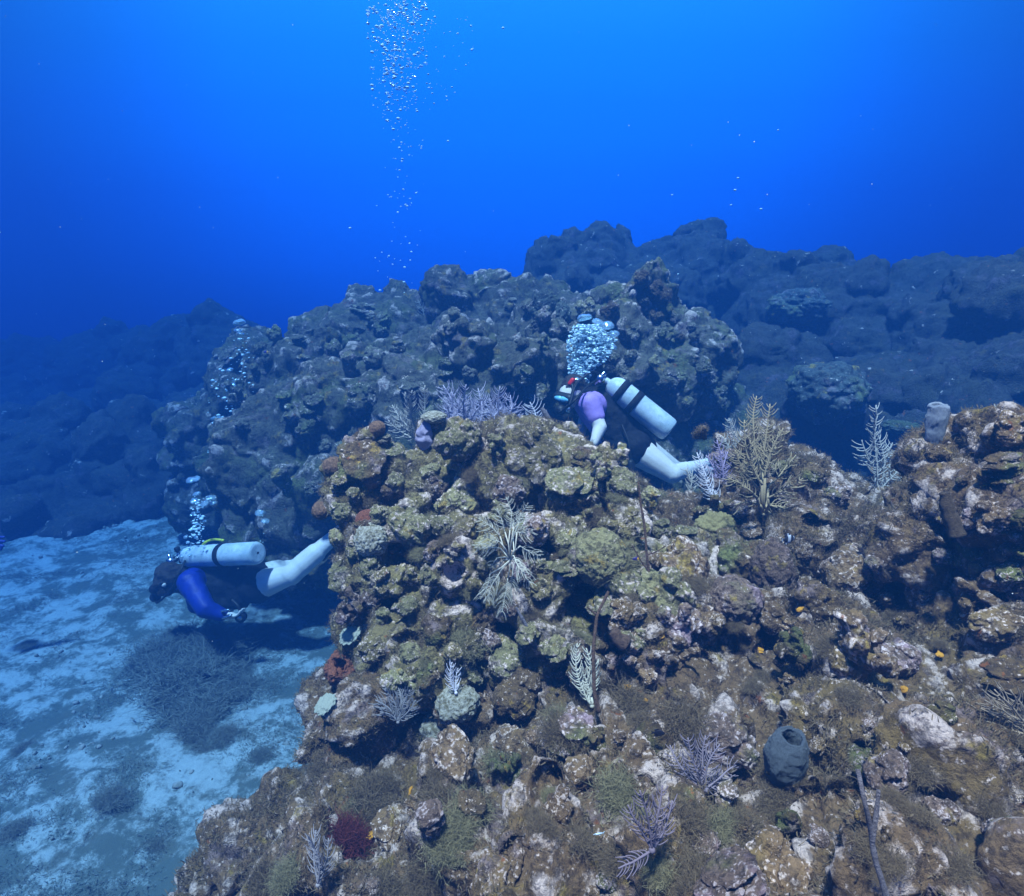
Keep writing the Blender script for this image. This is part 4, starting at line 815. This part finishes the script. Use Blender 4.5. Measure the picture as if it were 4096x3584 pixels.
hose(r1, [W(603, 376, D - .05), W(592, 372, D - .1), W(577, 384, D - .12), W(571, 400, D - .16), W(568, 409, D - .18)], .008, M_rub)
g = MB(); c_ = np.array(W(568, 409.5, D - .18) - Vector(r1.location)); g.tube([c_ + np.array([0, .012, 0]), c_ - np.array([0, .012, 0])], .030, 18); go = g.build('gauge', M_rub, r1); g = MB(); g.tube([c_ - np.array([0, .013, 0]), c_ - np.array([0, .016, 0])], .021, 18); g.build('dial', M_metal, go)
g = MB(); c_ = np.array(W(571.5, 382, D - .1) - Vector(r1.location)); g.cone(c_ - np.array([.008, 0, .012]), c_ + np.array([.008, 0, .014]), .021, .019, 12); g.build('snorkel_tip', M_red, r1)
hose(r1, [W(571.5, 383, D - .1), W(573, 390, D - .13), W(570, 398, D - .14), W(566, 403, D - .14)], .011, M_rub, 'snorkel')
hose(r1, [W(622, 425, D - .2), W(628, 440, D - .25), W(630, 452, D - .27), W(630.5, 462, D - .27)], .008, M_rub, 'hose')
fused('console', [(W(630.5, 463, D - .27), W(631, 469, D - .27), .030, .034)], .008, M_rub, r1, 1)
t1 = tank(W(605.5, 379.5, D - .10), W(670, 431, D - .16), .092, 'white diving cylinder with two black straps on the back of the lilac sleeved diver', (.34, .47))
g = MB(); c_ = W(604, 380, D - .1); g.cone(c_, c_ + Vector((.03, 0, -.012)), .020, .020, 10); o = g.build('tag_piece', M_yel, None);
o.name = 'yellow_octopus_clip'; V, _ = get_np(o.data); set_co(o.data, V - np.array(r1.location)); o.parent = r1
# ---- diver in the blue sleeve
D = 5.1
hc = W(167, 580, D - .05); look2 = Vector((-.75, -.25, -.6)).normalized(); r2 = empty('person', W(225, 590, D)); tag(r2, 'scuba diver with dark hair and a blue sleeve, swimming face down over the pale sand', 'person')
sh, el, wr_ = W(190, 582, D - .22), W(206, 609, D - .34), W(226, 616, D - .30); sh2, el2, wr2 = W(192, 582, D + .2), W(196, 606, D + .25), W(216, 614, D + .15)
neck, chest, pel = W(178, 579, D), W(200, 583, D), W(252, 583, D); hip, kn, an, toe = W(258, 585, D - .1), W(291, 575, D - .2), W(344, 528, D - .05), W(360, 515, D)
hip2, kn2, an2, toe2 = W(258, 578, D + .12), W(294, 564, D + .2), W(345, 534, D + .3), W(360, 522, D + .35)
body = fused('person_body', head_parts(hc, look2, (-.5, 0, .8), .102) + [(hc, neck, .06, .062), (neck, chest, .07, .15), (chest, pel, .155, .14), (pel, hip, .135, .12), (pel, hip2, .13, .12),
    (chest, sh, .11, .07), (sh, el, .068, .050), (el, wr_, .052, .032), (chest, sh2, .11, .07), (sh2, el2, .066, .048), (el2, wr2, .05, .032),
    (hip, kn, .13, .078), (kn, an, .086, .052), (kn + (an - kn) * .2, kn + (an - kn) * .45, .088, .084), (an, toe, .042, .026), (hip2, kn2, .118, .07), (kn2, an2, .072, .042), (an2, toe2, .042, .026)]
    + hand(wr_, (.9, -.1, .1), (0, .4, 1), 1, .5) + hand(wr2, (.9, -.1, .0), (0, .4, 1), 1, .5), .0085, M_skin, r2, 5); body.name = 'body'
fused('rash_guard', [(sh + (chest - sh) * .3, sh, .12, .10), (sh, el, .098, .075), (el, el + (wr_ - el) * .75, .075, .055), (sh2, el2, .084, .068), (el2, wr2, .06, .045), (neck + (chest - neck) * .4, chest, .12, .165), (chest, chest + (pel - chest) * .6, .165, .16)], .011, M_blue, r2, 3, .004)
fused('buoyancy_vest', [(neck + (chest - neck) * .3, chest + Vector((.05, 0, 0)), .12, .18), (chest + Vector((.05, 0, 0)), pel, .185, .165), (chest + Vector((.2, -.10, -.10)), pel + Vector((-.06, -.10, -.08)), .10, .09), (chest + Vector((.12, -.08, .05)), chest + Vector((.2, -.14, -.1)), .05, .05), (chest + Vector((.12, 0, .12)), pel + Vector((-.1, 0, .11)), .09, .09)], .012, M_black, r2, 2, .012)
fused('shorts', [(pel, hip, .165, .15), (pel, hip2, .16, .145)], .012, M_black, r2, 3, .006)
fused('hair', [(hc - look2 * .03 + Vector((0, 0, .025)), .108, (1, 1, 1)), (hc - look2 * .07 + Vector((.02, 0, -.01)), .095, (1, 1, 1)), (hc + Vector((.06, 0, -.05)), .06, (1, 1, 1)), (hc + Vector((-.01, -.03, -.03)), .09, (1, 1, 1))], .009, M_hair, r2, 1, .02)
mask_for(r2, hc, look2, (-.5, 0, .8), .102, M_rub)
mo = hc + look2 * .13 - Vector((0, 0, .06)); fused('regulator', [(hc + look2 * .1 - Vector((0, 0, .05)), mo, .022, .03), (mo, .045, (1, 1, .9))], .007, M_rub, r2, 1)
hose(r2, [mo, mo + Vector((.07, -.09, .0)), W(172, 588, D - .2), W(182, 568, D - .2), W(187, 556, D - .05)], .009, M_rub)
hose(r2, [W(200, 549, D - .02), W(206, 542, D - .02), W(214, 539.5, D - .02), W(224, 540.5, D - .02)], .011, M_yel, 'hose', 'bright yellow hose arching over the cylinder')
g = MB(); c_ = np.array(W(241, 617, D - .3) - Vector(r2.location)); g.tube([c_ + np.array([0, .02, 0]), c_ - np.array([0, .02, 0])], .042, 20); go = g.build('gauge', M_rub, r2); g = MB(); g.tube([c_ - np.array([0, .021, 0]), c_ - np.array([0, .024, 0])], .018, 18); g.build('dial', M_metal, go)
hose(r2, [W(232, 600, D - .28), W(238, 606, D - .3), W(241, 613, D - .3)], .012, M_rub)
g = MB(); c_ = np.array(W(226, 611, D - .36) - Vector(r2.location)); g.cone(c_ - np.array([.03, 0, 0]), c_ + np.array([.02, 0, .01]), .011, .011, 8); c_ = c_ - np.array([0, 0, .06]); g.cone(c_ - np.array([.03, 0, 0]), c_ + np.array([.03, 0, .02]), .013, .013, 8); g.build('buckle', M_metal, r2)
tank(W(182, 557, D + .02), W(258, 553, D - .36), .090, 'white diving cylinder with one black strap on the back of the blue sleeved diver', (.38,))
# ---- gloved fingers coming in at the left edge
r3 = empty('person', W(-26, 545, 4.6)); tag(r3, 'blue gloved fingers of another diver, just entering at the left edge', 'person')
w3 = W(-22, 543, 4.6); parts = [(W(-60, 548, 4.6), w3, .045, .035), (w3, W(-10, 542, 4.6), .035, .034)]
for (y0, y1, x1, ra) in ((537.5, 537.2, 5, .013), (541, 541.5, 5.5, .013), (545.5, 546, 4, .014), (549, 549, 2.0, .015)): parts.append((W(-10, y0, 4.6), W(x1 - 1, y1, 4.6), ra * 1.05, ra * .85))
fused('glove', parts, .006, M_blue, r3, 1)

# ------------------------------------------------------------------ fish
def fish(px, py, off, Lpx, m, label, heading=1, stripes=None, tall=.5):
    d = dat(px, py, -off); L = Lpx / FPX * d; c = W(px, py, d); root = empty('fish', c); tag(root, label, 'fish')
    root.rotation_euler = (0, 0, rs0.uniform(-.3, .3) + (0 if heading > 0 else math.pi)); V, T = ico(4); V = V.copy(); x = V[:, 0]
    prof = np.clip(1 - .45 * np.clip(-x, 0, 1) ** 1.2 - .25 * np.clip(x, 0, 1) ** 2, .1, 1); V[:, 1] *= .16 * prof; V[:, 2] *= tall * prof; V *= L * .42; link('body', mesh_np('body', V, T), m, root)
    def fin(pts, nme):
        P_ = np.array([(a * L, 0, b * L) for a, b in pts]); n = len(P_); q = np.concatenate([P_ + [0, .012 * L, 0], P_ - [0, .012 * L, 0]])
        me = bpy.data.meshes.new(nme); me.from_pydata([tuple(v) for v in q], [], [tuple(range(n)), tuple(range(2 * n - 1, n - 1, -1))] + [(i, i + n, (i + 1) % n + n, (i + 1) % n) for i in range(n)]); link(nme, me, m, root)
    fin([(-.36, .04), (-.36, -.04), (-.58, -.17), (-.5, 0), (-.58, .17)], 'tail'); fin([(.15, tall * .36), (-.3, tall * .22), (-.36, tall * .42), (-.1, tall * .58)], 'dorsal_fin'); fin([(.0, -tall * .38), (-.3, -tall * .22), (-.34, -tall * .42), (-.12, -tall * .55)], 'belly_fin')
    e = MB(); e.ball((.29 * L, .05 * L, .06 * L), .03 * L, 8); e.ball((.29 * L, -.05 * L, .06 * L), .03 * L, 8); e.build('eyes', M_rub, root)
M_band, nt, b = nm('banded_fish'); tc_ = N(nt, 'ShaderNodeTexCoord'); sx = N(nt, 'ShaderNodeSeparateXYZ'); nt.links.new(tc_.outputs['Generated'], sx.inputs[0])
rr_ = ramp(nt, [(0, (.02, .02, .03)), (.34, (.02, .02, .03)), (.40, (.55, .6, .7)), (.58, (.55, .6, .7)), (.62, (.02, .02, .03)), (.80, (.02, .02, .03)), (.84, (.5, .55, .65)), (1, (.04, .04, .06))], sx.outputs[0], 'LINEAR'); nt.links.new(rr_.outputs[0], b.inputs['Base Color'])
M_bicol, nt, b = nm('two_tone_fish'); tc_ = N(nt, 'ShaderNodeTexCoord'); sx = N(nt, 'ShaderNodeSeparateXYZ'); nt.links.new(tc_.outputs['Generated'], sx.inputs[0])
rr_ = ramp(nt, [(0, (.7, .4, .02)), (.30, (.7, .4, .02)), (.40, (.03, .02, .20)), (1, (.03, .02, .25))], sx.outputs[0], 'LINEAR'); nt.links.new(rr_.outputs[0], b.inputs['Base Color'])
M_bfish = plain('black_fish', (.012, .012, .02), None, 10, .5); M_sil = plain('silver_fish', (.5, .65, .8), None, 10, .3)
fish(789, 539, .10, 17, M_band, 'small black and white banded fish over the right slope', 1, tall=.62); fish(636, 559, .10, 9, M_bicol, 'tiny dark blue fish with an orange tail beside the green algae puff', -1)
fish(659, 733, .06, 14, M_bfish, 'small black fish above the mauve sea plume', 1, tall=.6); fish(206, 676, .2, 12, M_bfish, 'small dark fish above the dark algae on the sand', 1)
fish(598, 834, .08, 12, M_sil, 'tiny shiny silver fish near the bottom centre', -1, tall=.22); fish(266, 352, 1.0, 8, M_bicol, 'tiny fish with a yellow tail near the hazy reef', -1, tall=.35)

# ------------------------------------------------------------------ air bubbles
M_bub = bpy.data.materials.new('air_bubble'); M_bub.use_nodes = True; nt = M_bub.node_tree; nt.nodes.clear()
gl = N(nt, 'ShaderNodeBsdfGlossy'); gl.inputs['Roughness'].default_value = .12; gl.inputs['Color'].default_value = (.72, .93, 1, 1); tr = N(nt, 'ShaderNodeBsdfTransparent'); df = N(nt, 'ShaderNodeBsdfDiffuse'); df.inputs[0].default_value = (.72, .93, 1, 1)
lw = N(nt, 'ShaderNodeLayerWeight'); lw.inputs[0].default_value = .55; m1 = N(nt, 'ShaderNodeMixShader'); nt.links.new(lw.outputs['Facing'], m1.inputs[0]); nt.links.new(tr.outputs[0], m1.inputs[1]); nt.links.new(gl.outputs[0], m1.inputs[2])
m2 = N(nt, 'ShaderNodeMixShader'); m2.inputs[0].default_value = .16; nt.links.new(m1.outputs[0], m2.inputs[1]); nt.links.new(df.outputs[0], m2.inputs[2]); mo_ = N(nt, 'ShaderNodeOutputMaterial'); nt.links.new(m2.outputs[0], mo_.inputs[0])
BM = []
for s in range(5):
    V, T = ico(4); V = V.copy(); V[:, 2] *= (.5, .62, .75, .4, .55)[s]; V[:, 2] = np.where(V[:, 2] < 0, V[:, 2] * .6, V[:, 2]); V += .20 * np.stack([perlin(V * 1.4 + s * 7), perlin(V * 1.4 + s * 7 + 30), perlin(V * 1.8 + s * 7 + 60)], 1); V += .07 * perlin(V * 3 + s)[:, None] * V; BM.append(mesh_np('bubble', V, T)); BM[-1].materials.append(M_bub)
bl = []; rb = np.random.RandomState(77)
def col(pathpts, n, d0, smin, smax, grp, p=3.0, dj=.15):
    ys = [q[1] for q in pathpts]; ys_ = sorted(ys)
    for _ in range(n):
        y = rb.uniform(min(ys), max(ys)); cx = np.interp(y, ys_, [q[0] for q in sorted(pathpts, key=lambda q: q[1])]); w = np.interp(y, ys_, [q[2] for q in sorted(pathpts, key=lambda q: q[1])]); dn = np.interp(y, ys_, [q[3] for q in sorted(pathpts, key=lambda q: q[1])])
        if rb.rand() > dn: continue
        x = cx + w * np.clip(rb.normal() * .5, -1, 1); s = smin + (smax - smin) * rb.rand() ** p; bl.append((x, y, d0 + rb.normal() * dj, s, grp))
G1, G2, G3, G4 = 'bubbles above the lilac sleeved diver', 'bubbles above the blue sleeved diver', 'rising bubble column at left', 'tall bubble column at the top'
for x, y, s in [(585, 318, 15), (607, 326, 14), (598, 322, 12), (614, 334, 11), (576, 336, 8), (592, 334, 12), (603, 342, 13), (585, 345, 11), (612, 347, 10), (594, 352, 12), (570, 341, 8), (580, 352, 9)]: bl.append((x, y, 4.85, s, G1))
col([(586, 325, 12, .9), (592, 340, 24, 1), (588, 358, 20, 1), (580, 372, 11, 1), (576, 394, 10, 1)], 2600, 4.9, 1.2, 5, G1, 2.2, .1)
for x, y, s in [(193, 480, 13), (197, 494, 8), (212, 498, 9), (194, 501, 8), (205, 504, 9), (214, 503, 7), (260, 513, 10), (265, 521, 8), (186, 537, 5), (190, 553, 8), (183, 556, 7), (196, 550, 6)]: bl.append((x, y, 5.0, s, G2))
col([(205, 495, 10, .7), (198, 510, 7, 1), (197, 540, 7, 1), (185, 556, 10, 1)], 130, 5.0, 1.0, 5, G2, 2.5); col([(261, 512, 4, .4), (262, 545, 3, 1)], 10, 5, 1, 3, G2)
for x, y, s in [(239, 323, 12), (238, 331, 7), (241, 334, 6), (217, 419, 12), (224, 422, 9), (228, 424, 8), (230, 370, 7), (233, 385, 8), (236, 381, 6), (248, 353, 5), (253, 372, 5), (228, 390, 5)]: bl.append((x, y, 6.2, s, G3))
col([(240, 330, 6, .5), (242, 355, 12, .5), (233, 385, 24, 1), (230, 420, 22, 1), (222, 455, 14, .8), (214, 478, 10, .4)], 230, 6.2, 1.0, 4.5, G3, 2.5)
col([(402, 0, 34, 1), (398, 40, 30, .9), (398, 80, 26, .7), (394, 100, 22, .4), (396, 130, 16, .1)], 900, 5.6, 1.0, 5, G4, 3.6, .3); col([(450, 10, 44, .5), (440, 70, 40, .4), (404, 120, 22, .5), (396, 180, 20, .35), (400, 250, 22, .22), (385, 300, 24, .2)], 420, 5.6, .9, 3.0, G4, 2.5, .3)
for x, y in [(738, 178), (735, 190), (731, 205), (761, 209), (448, 141), (416, 193), (407, 206), (678, 274), (667, 283), (503, 28), (350, 228), (404, 282), (778, 130), (672, 195)]: bl.append((x, y, 5.5, rb.uniform(1.8, 3.0), 'stray bubbles drifting in open water'))
bl.sort(key=lambda q: -q[3]); LB = {G1: 'silvery air bubble in the cloud above the diver in the lilac sleeve', G2: 'air bubble rising from the diver in the blue sleeve', G3: 'air bubble in the narrow column at left before the dark reef', G4: 'small air bubble in the tall column at the top', 'stray bubbles drifting in open water': 'stray tiny bubble drifting alone in open blue water'}
keep = bl[:285]; rest = bl[285:]
for x, y, d, s, g_ in keep:
    o = link('bubble', BM[rb.randint(5)], None); r = s / FPX * d * .5; o.scale = (r, r, r); o.location = W(x, y, d); o.rotation_euler = (rb.uniform(-.3, .3), rb.uniform(-.3, .3), rb.uniform(0, 6)); tag(o, LB[g_], 'bubble', g_)
Vb, Tb = ico(2); Vb = Vb * np.array([1, 1, .6]); mb = MB()
for x, y, d, s, g_ in rest: mb.add(Vb * (s / FPX * d * .5) + Wa(x, y, d), None, Tb)
M_fizz = M_bub.copy(); M_fizz.name = 'bubble_fizz'; [setattr(n_.inputs[0], 'default_value', .8) for n_ in M_fizz.node_tree.nodes if n_.type == 'MIX_SHADER' and not n_.inputs[0].links]
o = mb.build('bubble_fizz', M_fizz); tag(o, kind='stuff')

# drifting particles in the water
mb = MB(); V1, T1 = ico(1)
for _ in range(110):
    d = rb.uniform(.8, 6); mb.add(V1 * rb.uniform(.0005, .0011) * (.6 + d * .4) * np.array([1, .7, 1.3]) + Wa(rb.uniform(0, 1024), rb.uniform(0, 700), d), None, T1)
o = mb.build('drifting_particles', plain('particle', (.5, .6, .6), None, 10)); tag(o, kind='stuff')
